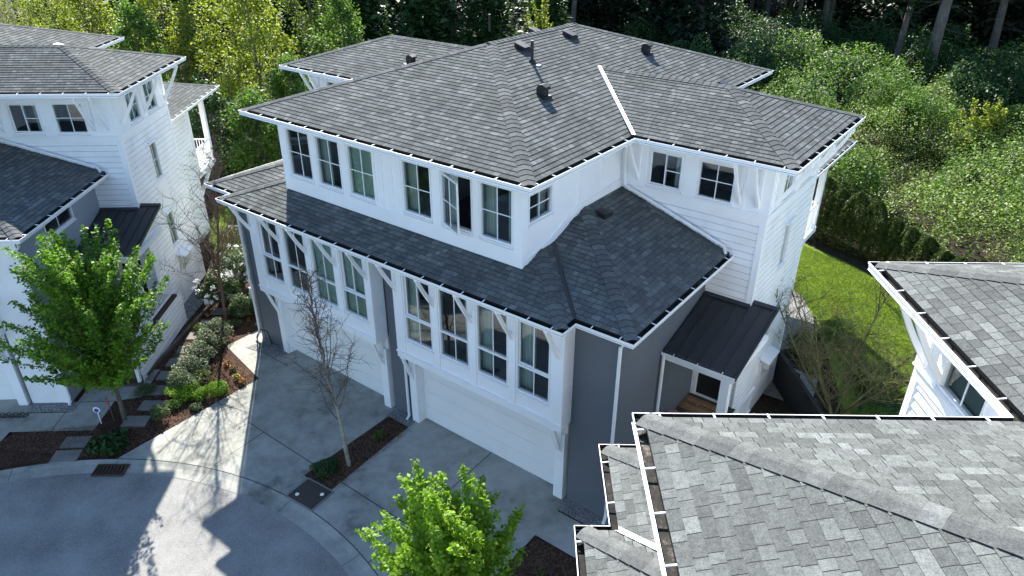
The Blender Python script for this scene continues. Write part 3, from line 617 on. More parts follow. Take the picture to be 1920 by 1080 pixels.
        GR = frame(6.4, 0, 0, 1) if s > 0 else frame(mx(6.4), 0, 0, -1); window(H, GR, *Yv((9.9, 10.8)), 3.0, 5.1, rail=4.3)
        GE = frame(6.43, 0, 0, 1) if s > 0 else frame(mx(6.43), 0, 0, -1)
        if side_window:
            q = Yv((1.34, 2.95)); window(H, GE, *q, 4.98, 5.5, hmid=False)
        for a in ((4.16, 6.98, 7.46) if s > 0 else (mx(4.16), mx(6.98), mx(7.46))): bracket(H, off(FT), a, ZT-.125, .74, 1.28)
        for y in (YT+.22, 6.58, YE-1.0): bracket(H, off(GS), y if s > 0 else -y, ZT-.125, .74, 1.28)
        # exhaust hood
        hb = MB(); G = GS; c = Yv((6.34, 7.24)); hb.prism([G(c[0], 1.98, .02), G(c[1], 1.98, .02), G(c[1], 1.9, .34), G(c[0], 1.9, .34)], (0, 0, .05)); c2 = Yv((6.45, 6.95)); hb.fbox(G, *c2, 1.35, 1.85, .02, .12, 1); hb.fbox(G, *Yv((6.7, 7.1)), 1.5, 1.72, .02, .26, 1)
        hb.build('exhaust_hood', [M['white'], M['flash']], H)
        # ---- porch
        XX = (lambda x: x) if s > 0 else mx
        x0, x1, xe = 6.45, WT+.02, 8.36; yl, zl_, zt_ = 2.14, 3.98, 4.66
        pb = MB(); sl_ = (zt_-zl_)/(YT-yl)
        Z = lambda y: zl_+(y-yl)*sl_
        def slab(xa, xb_, ya, yb, m=0, t=.05, dz=0):
            P = [(XX(xa), ya, Z(ya)+dz-t), (XX(xb_), ya, Z(ya)+dz-t), (XX(xb_), yb, Z(yb)+dz-t), (XX(xa), yb, Z(yb)+dz-t)]
            if s < 0: P = [P[1], P[0], P[3], P[2]]
            pb.hexa(P+[(p[0], p[1], p[2]+t) for p in P], m)
        slab(x0, x1, yl, YT-.02); slab(x1+.003, xe, yl, YT+.16)
        for i in range(7):
            x = x0+.06+i*(xe-x0-.12)/6; slab(x-.014, x+.014, yl+.01, (YT-.15 if x < x1 else YT+.10), 0, .03, .033)
        slab(x0, x1-.01, YT-.16, YT-.03, 0, .02, .045); slab(x1+.01, xe+.01, YT+.04, YT+.17, 0, .02, .045); slab(xe, xe+.03, yl, YT+.17, 0, .09, .02)
        pb.build('porch_roof', M['blackmetal'], H)
        gp = [(XX(x0), yl-.05, zl_+.02), (XX(xe), yl-.05, zl_+.02)]; gp = gp if s > 0 else gp[::-1]
        gutter('gutter', gp, False, H, GUT, w=.1, h=.1)
        tb = MB(); tb.box(*sorted((XX(7.98), XX(8.2))), yl+.18, yl+.4, 1.30, 3.7); tb.box(*sorted((XX(x0), XX(8.28))), yl+.12, yl+.28, 3.7, 3.92); tb.box(*sorted((XX(8.08), XX(8.28))), yl+.28, YT+.1, 3.72, 3.9)
        G = GS; tb.prism([(XX(8.15), yl+.2, 3.9), (XX(8.15), YT-.0, 4.5), (XX(8.15), YT, 3.9)], (.04*s, 0, 0))
        tb.build('porch_post', M['white'], H)
        dk = MB(); dk.box(*sorted((XX(6.45), XX(8.25))), 2.1, YT-.001, 1.18, 1.30); GG = frame(8.25, 0, 0, 1) if s > 0 else frame(mx(8.25), 0, 0, -1); sk = MB(); wall(sk, GG, *Yv((.9, YT+.3)), 0, 1.22, [], 0, .19)
        wall(sk, frame(0, 2.1, 1, 0), *X((6.45, 8.25)), 0, 1.18, [], 0, .19)
        for k in range(5): dk.box(*sorted((XX(6.6), XX(8.2))), 2.1-.28*(k+1), 2.1-.28*k, 0, 1.18-.215*(k+1)+.02)
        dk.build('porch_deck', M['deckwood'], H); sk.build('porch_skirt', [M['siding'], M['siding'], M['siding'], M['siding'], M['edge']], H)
        rl = MB(); xr_ = XX(8.2)
        for z in (2.2, 1.45): rl.box(xr_-.025, xr_+.025, 2.5, YT, z, z+.05)
        n = 17
        for k in range(n): y = 2.58+k*(YT-2.62)/n; rl.box(xr_-.014, xr_+.014, y-.014, y+.014, 1.45, 2.2)
        for a, b in ((2.2, .95), (1.45, .25)): rl.hexa([(xr_-.025, 2.5, a), (xr_+.025, 2.5, a), (xr_+.025, .85, b), (xr_-.025, .85, b)][::-1]+[(xr_-.025, 2.5, a+.05), (xr_+.025, 2.5, a+.05), (xr_+.025, .85, b+.05), (xr_-.025, .85, b+.05)][::-1])
        for k in range(13): y = .92+k*.122; z = .25+(y-.85)/1.65*1.2; rl.box(xr_-.014, xr_+.014, y-.014, y+.014, z, z+.75)
        rl.box(xr_-.05, xr_+.05, .75, .85, 0, 1.1); rl.build('porch_railing', M['frame'], H)
        db = MB(); q = X((6.50, 7.38)); db.fbox(FT, q[0]+.08, q[1]-.08, 1.32, 3.31, -.10, -.06); dr = db.build('front_door', M['entry'], H)
        hb = MB(); xh = q[1]-.18; hb.fbox(FT, xh, xh+.03, 2.2, 2.45, -.058, -.01); hb.build('handle', M['flash'], dr)
        
        for z in (1.5, 2.35): pn = MB(); pn.fbox(FT, q[0]+.2, q[1]-.2, z, z+.55, -.06, -.052); pn.build('door_panel', M['entry'], dr)
        fb = MB(); [fb.fbox(FT, *r, -.1, .04) for r in ((q[0]-.06, q[0]+.08, 1.30, 3.45), (q[1]-.08, q[1]+.14, 1.30, 3.45), (q[0]+.08, q[1]-.08, 3.31, 3.45))]; fb.fbox(FT, q[0]+.08, q[1]-.08, 1.30, 1.32, -.1, .04); fb.build('door_frame', M['white'], H)
        pipe(H, [(XX(6.52), yl-.02, zl_-.05), (XX(6.52), yl+.0, .1)]); pipe(H, [(XX(6.85), -.60, ZL-.08), (XX(6.6), -.2, ZL-.45), (XX(6.47), -.19, ZL-.6), (XX(6.47), -.19, .3), (XX(6.5), -.35, .1)])
        # ---- rear deck roof
        xr2, yr2, z2 = 7.0, 16.0, 6.1; rb = MB(); cp = 'd'; k = 3.4
        R3 = lambda x, y: Vector((XX(x), y, z2+P_*(xr2-x))); B3 = lambda x, y: Vector((XX(x), y, z2+P_*(yr2-y)))
        shingles(rb, (XX(xr2), 0, z2), (0, 1, 0), (-s*cs, 0, P_*cs), [[R3(xr2, YE-.79), R3(xr2, yr2), R3(xr2-k, yr2-k), R3(xr2-k, YE-.79)]])
        shingles(rb, (0, yr2, z2), (1, 0, 0), (0, -cs, P_*cs), [[B3(xr2, yr2), B3(XC, yr2), B3(XC, yr2-k), B3(xr2-k, yr2-k)]])
        caps(cp, (XX(xr2), yr2, z2), (XX(xr2-k), yr2-k, z2+P_*k), P_/math.sqrt(2)); r_ = rb.build('deck_roof', [M['shingle'], M['plastic']], H); flush_caps(cp, r_)
        gp = [(XX(xr2+.08), YE-.7, z2+.02), (XX(xr2+.08), yr2+.08, z2+.02), (XC, yr2+.08, z2+.02)]; gp = gp if s > 0 else gp[::-1]
        gutter('gutter', gp, False, H, GUT)
        db = MB()
        db.box(*sorted((XX(6.5), XX(1))), 13.0, 15.3, 2.6, 2.8)
        for y in (15.15, 13.2): xx = XX(6.38); db.box(xx-.1, xx+.1, y-.1, y+.1, 2.8, z2+.06)
        for y in (15.0,): db.hexa([(XX(6.3)-.06, 12.6, 1.3), (XX(6.3)+.06, 12.6, 1.3), (XX(6.3)+.06, y, 2.45), (XX(6.3)-.06, y, 2.45), (XX(6.3)-.06, 12.6, 1.5), (XX(6.3)+.06, 12.6, 1.5), (XX(6.3)+.06, y, 2.6), (XX(6.3)-.06, y, 2.6)])
        db.build('rear_deck', M['white'], H)
        rl = MB()
        for z in (3.78, 2.9):
            rl.box(XX(6.4)-.025, XX(6.4)+.025, 13.3, 15.05, z, z+.05); rl.box(*sorted((XX(6.3), XX(1))), 15.13, 15.18, z, z+.05)
        for i in range(13): y = 13.4+i*.125; rl.box(XX(6.4)-.014, XX(6.4)+.014, y-.014, y+.014, 2.95, 3.78)
        for i in range(42): x = 6.2-i*.125; xx = XX(x); rl.box(xx-.014, xx+.014, 15.14, 15.17, 2.95, 3.78)
        rl.build('deck_railing', M['frame'], H)
    for x in (-.42,): pipe(H, [(x, -.2, 2.6), (x, -.2, .12), (x+.02, -.34, .06)])
    # ---- roof vents
    def onr(x, y): return zz(hR, XB-x)
    def hood(x, y, z, sg=1, base='hood_vent'):
        b = MB(); b.box(x-.17, x+.2, y-.17, y+.17, z-.1, z+.012); Pz = [(x-.10, z), (x+.12, z-.03), (x+.13, z+.18), (x+.19, z+.20), (x+.19, z+.25), (x+.05, z+.31), (x-.05, z+.28), (x-.10, z+.2)]
        b.prism([(p[0], y-.11, p[1]) for p in Pz], (0, .22, 0)); return b.build(base, M['plastic'], roof)
    def turtle(x, y, z): 
        b = MB(); b.box(x-.22, x+.22, y-.2, y+.2, z-.09, z+.02); b.hexa([(x-.15, y-.15, z), (x+.18, y-.15, z-.05), (x+.18, y+.15, z-.05), (x-.15, y+.15, z), (x-.12, y-.15, z+.17), (x+.24, y-.15, z+.06), (x+.24, y+.15, z+.06), (x-.12, y+.15, z+.17)]); return b.build('box_vent', M['plastic'], roof)
    hood(1.94, 3.1, onr(1.94, 0)); hood(1.62, 9.27, onr(1.62, 0)); turtle(-.10, 4.95, onr(-.1, 0)); turtle(-.10, 7.42, onr(-.1, 0)); turtle(5.15, 7.2, zz(hR, YE-7.2))
    b = MB(); b.tube([(.61, 4.5, 9.9), (.61, 4.5, 10.55)], .045, 10); b.lathe((.61, 4.5, onr(.61, 0)-.02), [(.13, 0), (.1, .05), (.055, .12)], 12); b.box(.72, .86, 4.45, 4.6, onr(.84, 0)-.03, onr(.84, 0)+.035, 1); b.build('vent_pipe', [M['plastic'], M['flash']], roof)
    b = MB(); b.tube([(-4.9, 9.5, 9.6), (-4.9, 9.5, 10.2)], .04, 8); b.build('vent_pipe', M['plastic'], roof)
    hood(-4.69, 5.1, 9.17); turtle(mx(-.1), 7.2, onr(-.1, 0)); turtle(mx(-.1), 9.2, onr(.3, 0))
    b = MB(); x, y, z = 4.11, 2.8, 6.90; b.box(x-.18, x+.18, y-.2, y+.2, z-.07, z+.02); b.hexa([(x-.13, y-.15, z), (x+.15, y-.15, z-.04), (x+.15, y+.15, z-.04), (x-.13, y+.15, z), (x-.11, y-.14, z+.12), (x+.18, y-.14, z+.04), (x+.18, y+.14, z+.04), (x-.11, y+.14, z+.12)]); b.build('box_vent', M['plastic'], lr)
    # wall light and meter
    b = MB(); b.fbox(frame(0, -.22, 1, 0), -6.38, -6.28, 1.75, 2.0, 0, .07); b.build('wall_light', M['flash'], H)
    return H
H1 = house((0, 0), 0, 'white duplex in the middle of the photo with dark grey garage walls', valley='blackmetal')
H2 = house((-14.434, -10.054), math.radians(39.17), 'pale blue grey townhouse at the left edge behind the big leafy street tree', front_grey='siding', side_grey='bluegrey', side_window=True, valley='blackmetal')
H3 = house((13.6466, -10.1472), math.radians(-53.8), 'nearest house at the lower right, seen mostly as a large sunlit grey shingle roof', XL1=5.27)
# ------------------------------------------------------------------ vegetation helpers
def leafmesh(name, P, size, mat, parent=None, up=.5, aspect=.6, jitter=.35, N=None):
    P = np.asarray(P, float); n = len(P)
    nr = RNG.normal(size=(n, 3)); nr /= np.linalg.norm(nr, axis=1)[:, None]+1e-9; nr[:, 2] = np.abs(nr[:, 2])+up
    if N is not None: nr += N
    nr /= np.linalg.norm(nr, axis=1)[:, None]
    t = RNG.normal(size=(n, 3)); t -= (t*nr).sum(1)[:, None]*nr; t /= np.linalg.norm(t, axis=1)[:, None]+1e-9; b = np.cross(nr, t)
    s = (np.ones(n)*size)*(1+jitter*(RNG.random(n)*2-1)); s = s[:, None]/2
    V = np.stack([P-t*s, P+b*s*aspect-t*s*.1+nr*s*.12, P+t*s, P-b*s*aspect-t*s*.1+nr*s*.12], 1).reshape(-1, 3).astype(np.float32)
    me = bpy.data.meshes.new(name); me.vertices.add(4*n); me.vertices.foreach_set('co', V.ravel()); me.loops.add(4*n); me.loops.foreach_set('vertex_index', np.arange(4*n, dtype=np.int32))
    me.polygons.add(n); me.polygons.foreach_set('loop_start', np.arange(0, 4*n, 4, dtype=np.int32)); me.polygons.foreach_set('loop_total', np.full(n, 4, dtype=np.int32)); me.update(calc_edges=True)
    me.materials.append(mat); o = bpy.data.objects.new(name, me); COL.objects.link(o)
    if parent: o.parent = parent
    return o
def blob(n, c, r, shell=.35, lumps=5, amp=.22, low=-.2):
    """points through the outer volume of a lumpy ellipsoid"""
    d = RNG.normal(size=(n*2, 3)); d /= np.linalg.norm(d, axis=1)[:, None]; d = d[d[:, 2] > low][:n]; k = len(d)
    L = RNG.normal(size=(lumps*3, 3)); L /= np.linalg.norm(L, axis=1)[:, None]; m = np.zeros(k)
    for l in L: m += np.exp(-((d-l)**2).sum(1)*9)
    rad = (1-amp+amp*1.6*np.minimum(m, 1.2))*(1-shell*RNG.random(k)**1.6)
    return np.asarray(c)+d*np.asarray(r)*rad[:, None]
def shrub(name, label, cat, loc, r, n, size, mat, group=None, lumps=5, stems=True, shell=.4):
    t = empty(name, (loc[0], loc[1], 0)); tag(t, label, cat, group)
    leafmesh('foliage', blob(n, (0, 0, r[2]*.45), (r[0], r[1], r[2]*.62), shell, lumps), size, mat, t)
    if stems:
        mb = MB()
        for i in range(5): a = random.random()*6.28; mb.tube([(0, 0, 0), (math.cos(a)*r[0]*.25, math.sin(a)*r[1]*.25, r[2]*.3), (math.cos(a)*r[0]*.5, math.sin(a)*r[1]*.5, r[2]*.7)], [.025, .018, .008], 4)
        mb.build('stem', M['twig'], t)
    return t
def bend(p, d, L, n, wob, grav=0):
    out = [Vector(p)]; d = Vector(d).normalized()
    for i in range(n):
        d = (d+Vector((random.gauss(0, wob), random.gauss(0, wob), random.gauss(0, wob)+grav))).normalized(); out.append(out[-1]+d*(L/n))
    return out
def leafy_tree(name, label, cat, loc, H, R, z0, mat, n_shoot=150, per=140, leaf=.13, group=None, trunk_r=.075, fuzz=.13, el=(28, 78), bark='bark', inner=1.0):
    t = empty(name, (*loc, 0)); tag(t, label, cat, group); tb = MB()
    tr = bend((0, 0, 0), (.02, .01, 1), H*.62, 6, .04); tb.tube(tr, [trunk_r*(1-.1*i) for i in range(7)], 8)
    pts = []
    for i in range(n_shoot):
        f = random.random(); s = tr[0].lerp(tr[-1], 0) ; k = z0/(H*.62)+(1-z0/(H*.62))*f; idx = min(5, int(k*6)); s = tr[idx].lerp(tr[idx+1], k*6-idx)
        az = random.random()*6.283; e = math.radians(el[0]+(el[1]-el[0])*(f**.8)*random.uniform(.75, 1.1)); d = Vector((math.cos(az)*math.cos(e), math.sin(az)*math.cos(e), math.sin(e)))
        # length to the egg-shaped envelope
        L = 0
        while L < 6:
            q = s+d*L; zz_ = (q.z-z0*.8)/(H-z0*.8); prof = R*math.sin(min(1, max(0, zz_))*math.pi)**.55*(1.05-.45*max(0, zz_)) if 0 < zz_ < 1 else (R*.45 if zz_ <= 0 else 0)
            if math.hypot(q.x, q.y) > prof and L > .3: break
            L += .08
        L *= random.uniform(.62, 1.22); c = bend(s, d, L, 6, .07, .05)
        tb.tube(c, [.018*(1-i_/6.5) for i_ in range(7)], 4)
        m = int(per*(.35+L/R*.65))
        for j in range(m):
            g = random.random()**.75; ii = min(5, int(g*6)); p = c[ii].lerp(c[ii+1], g*6-ii); rr = fuzz*(1.15-.85*g)
            pts.append(p+Vector((random.gauss(0, rr), random.gauss(0, rr), random.gauss(0, rr*.8))))
    tb.build('trunk', M[bark], t); leafmesh('crown', pts, leaf, mat, t, up=.35, aspect=.62); return t
def bare_tree(name, label, cat, loc, H, lean, spread, n1, n2, bark, tw, group=None, trunk_r=.07, multi=1, start=.25, buds=0, curl=.14, rise=(.7, 1.6)):
    t = empty(name, (*loc, 0)); tag(t, label, cat, group); tb = MB(); br = MB(); tips = []
    for mlt in range(multi):
        a = mlt/multi*6.28+random.random(); base = Vector((*lean, 0))+(Vector((math.cos(a), math.sin(a), 0))*spread*.30 if multi > 1 else Vector((0, 0, 0))); base = Vector(base); tr = bend((0, 0, 0), (base.x, base.y, 1), H*random.uniform(.9, 1), 10, .03)
        tb.tube(tr, [trunk_r/(1+.5*(multi > 1))*(1-.088*i) for i in range(11)], 7)
        for i in range(n1//multi):
            f = start+(1-start)*(i+random.random())/(n1/multi); idx = min(9, int(f*10)); s = tr[idx].lerp(tr[idx+1], f*10-idx); az = random.random()*6.283; L = spread*(1.12-f)*random.uniform(.7, 1.2)+.25
            c = bend(s, (math.cos(az), math.sin(az), random.uniform(*rise)), L, 7, curl, .03); br.tube(c, [.017*(1-k/8.5) for k in range(8)], 4)
            for j in range(n2):
                g = random.uniform(.15, 1); ii = min(6, int(g*7)); p = c[ii].lerp(c[ii+1], g*7-ii); az2 = random.random()*6.283
                c2 = bend(p, (math.cos(az2), math.sin(az2), random.uniform(.2, 1.4)), L*random.uniform(.18, .45), 5, curl*1.8); br.tube(c2, [.0075, .0065, .0055, .0045, .0035, .0025], 3); tips += c2[1:]
                if random.random() < .6: c3 = bend(c2[2], (math.cos(az2+1.5), math.sin(az2+1.5), .7), L*.15, 3, curl*2); br.tube(c3, [.005, .004, .003, .002], 3); tips += c3[1:]
    tb.build('trunk', M[bark], t); br.build('branches', M[tw], t)
    if buds: leafmesh('buds', [random.choice(tips) for _ in range(buds)], .035, M['leafo'], t)
    return t
# ------------------------------------------------------------------ front garden
leafy_tree('street_tree', 'bushy bright green tree on a slim trunk in the mulch before the blue grey house', 'tree', (-7.18, -5.52), 6.35, 2.5, 1.4, M['leaf2'], 190, 200, .098, 'leafy street trees')
leafy_tree('street_tree', 'bright green leafy treetop poking up at the bottom edge of the photo', 'tree', (5.95, -5.55), 4.95, 2.0, 1.7, M['leaf'], 120, 210, .098, 'leafy street trees')
bare_tree('bare_tree', 'leafless young tree with pale trunk in the strip between the two driveways', 'tree', (-.31, -2.72), 6.1, (-.03, .0), 2.7, 26, 15, 'birch', 'twig', 'bare trees', .065, start=.24, rise=(2.0, 4.2), curl=.17)
bare_tree('bare_tree', 'leafless tree leaning over the white rhododendron between the two left houses', 'tree', (-9.61, -.4), 7.2, (.0, .02), 3.3, 30, 15, 'twig', 'twig', 'bare trees', .06, start=.14, rise=(1.8, 3.8), curl=.17)
bare_tree('bare_tree', 'wide bare tree with mossy branches beside the dark fence and right lawn', 'tree', (9.9, 7.6), 5.3, (-.03, .04), 2.3, 125, 11, 'mosstwig', 'mosstwig', 'bare trees', .07, multi=6, start=.1, buds=1400, curl=.12)
bare_tree('bare_shrub', 'small reddish brown bare shrub with curled twigs at the lawn edge', 'shrub', (9.4, 16.2), 1.5, (0, 0), .8, 26, 4, 'twig', 'twig', None, .02, multi=6, start=.2)
bare_tree('bare_shrub', 'straggly pinkish bare shrub by the rear lawn, left of the grey wall', 'shrub', (-13.2, 2.0), 2.3, (0, 0), 1.4, 44, 7, 'twig', 'twig', None, .025, multi=6, start=.15, buds=700)
def rhodo(loc, r, label, nb):
    t = shrub('rhododendron', label, 'shrub', loc, r, 3800, .10, M['leafs'], 'white flowering rhododendrons'); P = blob(nb, (0, 0, r[2]*.5), (r[0], r[1], r[2]*.62), .04, 5)
    P = P[P[:, 2] > .35]; Q = np.repeat(P, 26, 0)+RNG.normal(size=(len(P)*26, 3))*.045; leafmesh('blossom', Q, .06, M['blossom'], t, up=.2, aspect=.9)
rhodo((-11.0, .35), (.75, .75, 1.35), 'white flowering rhododendron beside the bare tree, nearer the pale house wall', 34)
rhodo((-11.55, 1.75), (1.0, .85, 1.5), 'larger white flowering rhododendron in front of the raised timber bed', 60)
for (x, y, r, h, lb) in ((-9.6, .35, .55, .8, 'round evergreen shrub just right of the leaning bare tree'), (-9.75, 1.5, .75, 1.1, 'dark evergreen shrub against the left grey garage wall'), (-10.6, 2.5, .8, 1.2, 'pale leaved evergreen shrub at the corner of the rear lawn')):
    shrub('evergreen_shrub', lb, 'shrub', (x, y), (r, r, h), 3000, .075, M['leafs'], 'evergreen shrubs by the side path')
hl = ['top end of the row, at the trunk of the bare tree', 'second from the bare tree', 'middle of the row, above the cream pot', 'just left of the cream pot', 'bottom end of the row, nearest the stepping stones']
for i, l in enumerate(hl):
    f = i/4; shrub('hedge_shrub', 'low grey hedge shrub, '+l, 'shrub', (-9.15+f*1.95, -1.05-f*2.55), (.54, .48, .66), 3800, .055, M['leafp'], 'low hedge along the stepping stones', lumps=9, shell=.75)
shrub('garden_shrub', 'largest bright green mound shrub near the stepping stones', 'shrub', (-6.95, -3.72), (.55, .45, .5), 3200, .05, M['leaf'], 'bright green mound shrubs')
shrub('garden_shrub', 'bright green mound shrub touching the left driveway edge', 'shrub', (-6.08, -3.05), (.38, .36, .45), 2400, .045, M['leaf'], 'bright green mound shrubs')
shrub('garden_shrub', 'small bright green mound shrub between the two larger ones', 'shrub', (-6.35, -3.5), (.3, .28, .36), 1600, .045, M['leaf'], 'bright green mound shrubs')
shrub('garden_shrub', 'small dark leaved shrub in the mulch at the foot of the bed', 'shrub', (-6.35, -4.85), (.25, .25, .5), 900, .06, M['leafs'])
shrub('garden_shrub', 'dark low shrub at the foot of the pale trunked young tree', 'shrub', (-.6, -3.25), (.42, .38, .34), 2200, .05, M['leafd'])
shrub('garden_shrub', 'tiny green plant alone in the dark strip between the driveways', 'shrub', (-.5, -1.35), (.2, .2, .22), 500, .045, M['leafg'])
shrub('garden_shrub', 'purplish sparse shrub beside the cream pot', 'shrub', (-7.1, -2.95), (.4, .4, .45), 900, .05, M['leafo'])
for i, (x, y, r) in enumerate(((-9.9, -1.2, .3), (-8.0, -4.4, .3), (-6.6, -4.3, .28), (-5.95, -3.9, .2), (-7.0, -3.3, .3), (-9.3, -.35, .3))): shrub('bed_plant', ['low green plant between stones and hedge top', 'low green plant below the bottom of the hedge', 'low green plant beneath the largest bright mound', 'tiny green tuft at the driveway edge', 'green plant between cream pot and bright mounds', 'low green plant at the foot of the leaning bare tree'][i], 'plant', (x, y), (r, r, r*.9), 1000, .05, M['leafs' if i % 2 else 'leafg'], 'low plants in the left bed')
for (x, y, m, lb) in ((-7.25, -1.95, 'orange', 'orange flowering plant in the mulch left of the red one'), (-6.85, -2.0, 'red', 'red flowering plant in the bed below the front walk'), (-6.3, -2.2, 'yellow', 'yellow flowering plant at the bed corner beside the front walk'), (-6.25, -2.75, 'yellow', 'small yellow flower clump nearer the driveway'), (-5.95, -2.25, 'orange', 'brownish orange flower clump by the driveway corner')):
    t = shrub('flowering_plant', lb, 'flower', (x, y), (.14, .14, .2), 260, .045, M['leafo'], 'small flowering plants in the front bed'); leafmesh('petals', blob(60, (0, 0, .12), (.14, .14, .14), .1), .045, M[m], t, up=.3)
shrub('ground_plant', 'dark spiky plant low in the mulch by the storm drain', 'plant', (-6.35, -6.35), (.6, .5, .3), 700, .16, M['leafd'])
for i, (x, y) in enumerate([(6.1, -2.5), (6.6, -3.1), (6.9, -3.6)]): shrub('seedling', 'tiny brownish seedling in the dark mulch right of the driveway', 'plant', (x, y), (.16, .16, .15), 110, .05, M['leafo'], 'seedlings in the mulch')
for i, (x, y, r, h) in enumerate(((-15.3, 3.7, .7, .9), (-16.9, 5.4, .6, .7), (-18.9, 6.9, 1.0, 1.3), (-14.3, 2.9, .6, .8))): shrub('yard_shrub', ['olive shrub in the rear yard nearest the low timber rail', 'small olive shrub by the black tub', 'largest olive shrub in the rear yard by the pale deck', 'brownish shrub between the pale wall and low timber rail'][i], 'shrub', (x, y), (r, r, h), 1800, .08, M['leafo'], 'shrubs in the rear yard')
# stepping stones
def box_thing(name, label, cat, loc, rz, mats, parts, group=None):
    t = empty(name, loc, rz); tag(t, label, cat, group)
    for pn, mk, f in parts: b = MB(); f(b); b.build(pn, mats[mk] if isinstance(mk, int) else M[mk], t)
    return t
st = [(-10.6, .05), (-10.15, -.75), (-9.7, -1.5), (-9.2, -2.2), (-8.72, -2.85), (-8.25, -3.45), (-7.75, -4.05), (-7.2, -4.65), (-6.85, -5.35), (-7.35, -6.9), (-6.95, -7.35)]
sn = ['topmost, under the bare tree', 'second from the top', 'third from the top', 'beside the top of the hedge', 'beside the orange mulch', 'beside the middle of the hedge', 'seventh down, at the shade line', 'eighth down, in the shade', 'lowest of the row near the street tree', 'beside the pale concrete path end', 'at the kerb left of the drain']
for i, (x, y) in enumerate(st):
    b = MB(); b.box(-.36, .36, -.24, .24, -.02, .055+(.01*(i % 3))); o = b.build('stepping_stone', M['stone']); o.location = (x, y, 0); o.rotation_euler.z = math.radians(39+((i*37) % 7-3)); tag(o, 'square grey stepping stone '+sn[i], 'stepping stone', 'stepping stones through the mulch')
b = MB()
for p, q in (((-12.3, 1.6), (-8.75, -4.05)), ((-8.75, -4.05), (-8.2, -4.6))):
    d = Vector((q[0]-p[0], q[1]-p[1], 0)); nrm = Vector((-d.y, d.x, 0)).normalized()*.045; b.hexa([Vector((*p, 0))-nrm, Vector((*q, 0))-nrm, Vector((*q, 0))+nrm, Vector((*p, 0))+nrm]+[v+Vector((0, 0, .14)) for v in (Vector((*p, 0))-nrm, Vector((*q, 0))-nrm, Vector((*q, 0))+nrm, Vector((*p, 0))+nrm)])
tag(b.build('timber_edging', M['timber']), 'long weathered timber edging between gravel and mulch beside the pale house', 'edging')
sheet('gravel_path', [(-12.6, 1.2), (-8.9, -4.1), (-8.3, -4.7), (-9.0, -5.2), (-9.9, -4.2), (-13.0, -.3)], .03, M['gravel'])
T2 = Matrix.Translation((-14.434, -10.054, 0)) @ Matrix.Rotation(math.radians(39.17), 4, 'Z')
L2 = lambda x, y: tuple((T2 @ Vector((x, y, 0)))[:2])
sheet('left_house_walk', [L2(*p) for p in ((5.3, -1.5), (7.75, -1.5), (7.75, -.1), (8.5, .1), (8.5, 1.6), (6.6, 1.6), (6.6, -.62), (5.3, -.62))], Zc, M['concrete'], joints=[(L2(6.5, -1.5), L2(6.5, -.62)), (L2(7.75, -.1), L2(6.6, -.1))])
sheet('left_house_driveway', [L2(*p) for p in ((-1, .2), (5.3, .2), (5.3, -2.6), (3.5, -5), (-1, -5))], Zc+.003, M['concrete'])
sheet('gravel_strip', [L2(*p) for p in ((5.3, -.1), (6.7, -.1), (6.7, -.6), (5.3, -.6))], Zc+.008, M['gravel'])
sheet('dry_grass_patch', [(-8.9, -1.9), (-8.4, -2.4), (-8.9, -3.1), (-9.4, -2.5)], .026, M['timber'])
sheet('street_planting', arcx(5.35, 9.6, 12)+[(10, -2), (8.1, -1.66), (5.35, -1.66)], .032, M['mulch'])
# chips of bark
def inpoly(P, poly):
    x, y = P[:, 0], P[:, 1]; r = np.zeros(len(P), bool); j = len(poly)-1
    for i in range(len(poly)):
        xi, yi = poly[i]; xj, yj = poly[j]; c = ((yi > y) != (yj > y)) & (x < (xj-xi)*(y-yi)/(yj-yi+1e-12)+xi); r ^= c; j = i
    return r
def scatter(poly, n):
    a = np.array(poly); P = RNG.random((max(n*3, 80), 2))*(a.max(0)-a.min(0))+a.min(0); P = P[inpoly(P, poly)][:n]; return P
beds = [[(-5.75, -1.9), (-5.75, -6.4), (-8.2, -4.9), (-10.8, -1.2), (-9.5, 0), (-8.35, -1.5)], [(-.96, -.6), (.08, -.6), (.08, -3.7), (-.96, -3.7)], [(5.4, -1.7), (9, -1.7), (9, -5), (5.4, -5.2)], [(-5.9, -6.7), (-9.2, -8.6), (-9.0, -7.6), (-7.6, -6.1)]]
P = np.vstack([np.c_[scatter(p, n), np.full(len(scatter(p, 1))*0+0, 0)] if False else np.c_[q, np.full(len(q), .045)] for p, n in zip(beds, (11000, 1800, 5000, 2500)) for q in [scatter(p, n)]])
P[:, 2] += RNG.random(len(P))*.02; tag(leafmesh('bark_chips', P, .05, M['chip'], up=1.2, aspect=.35), 'loose brown bark chips over the planting beds', 'mulch', kind='stuff')
# grass
gl = [[(5.2, 19.5), (7.4, 18.7), (10.3, 17.1), (13.5, 14.8), (13.5, 9), (10.2, 9.2), (7.7, 13.4), (6.0, 15.4)], [(-13.0, 2.4), (-16.5, 3.3), (-20.5, 6.2), (-21, 13), (-11, 7), (-10.6, 2.6)]]
P = np.vstack([np.c_[q, np.full(len(q), .045)] for p, n in zip(gl, (60000, 22000)) for q in [scatter(p, n)]])
tag(leafmesh('grass', P, .085, M['grass'], up=-.25, aspect=.22), 'short green grass blades of the lawns', 'grass', kind='stuff')
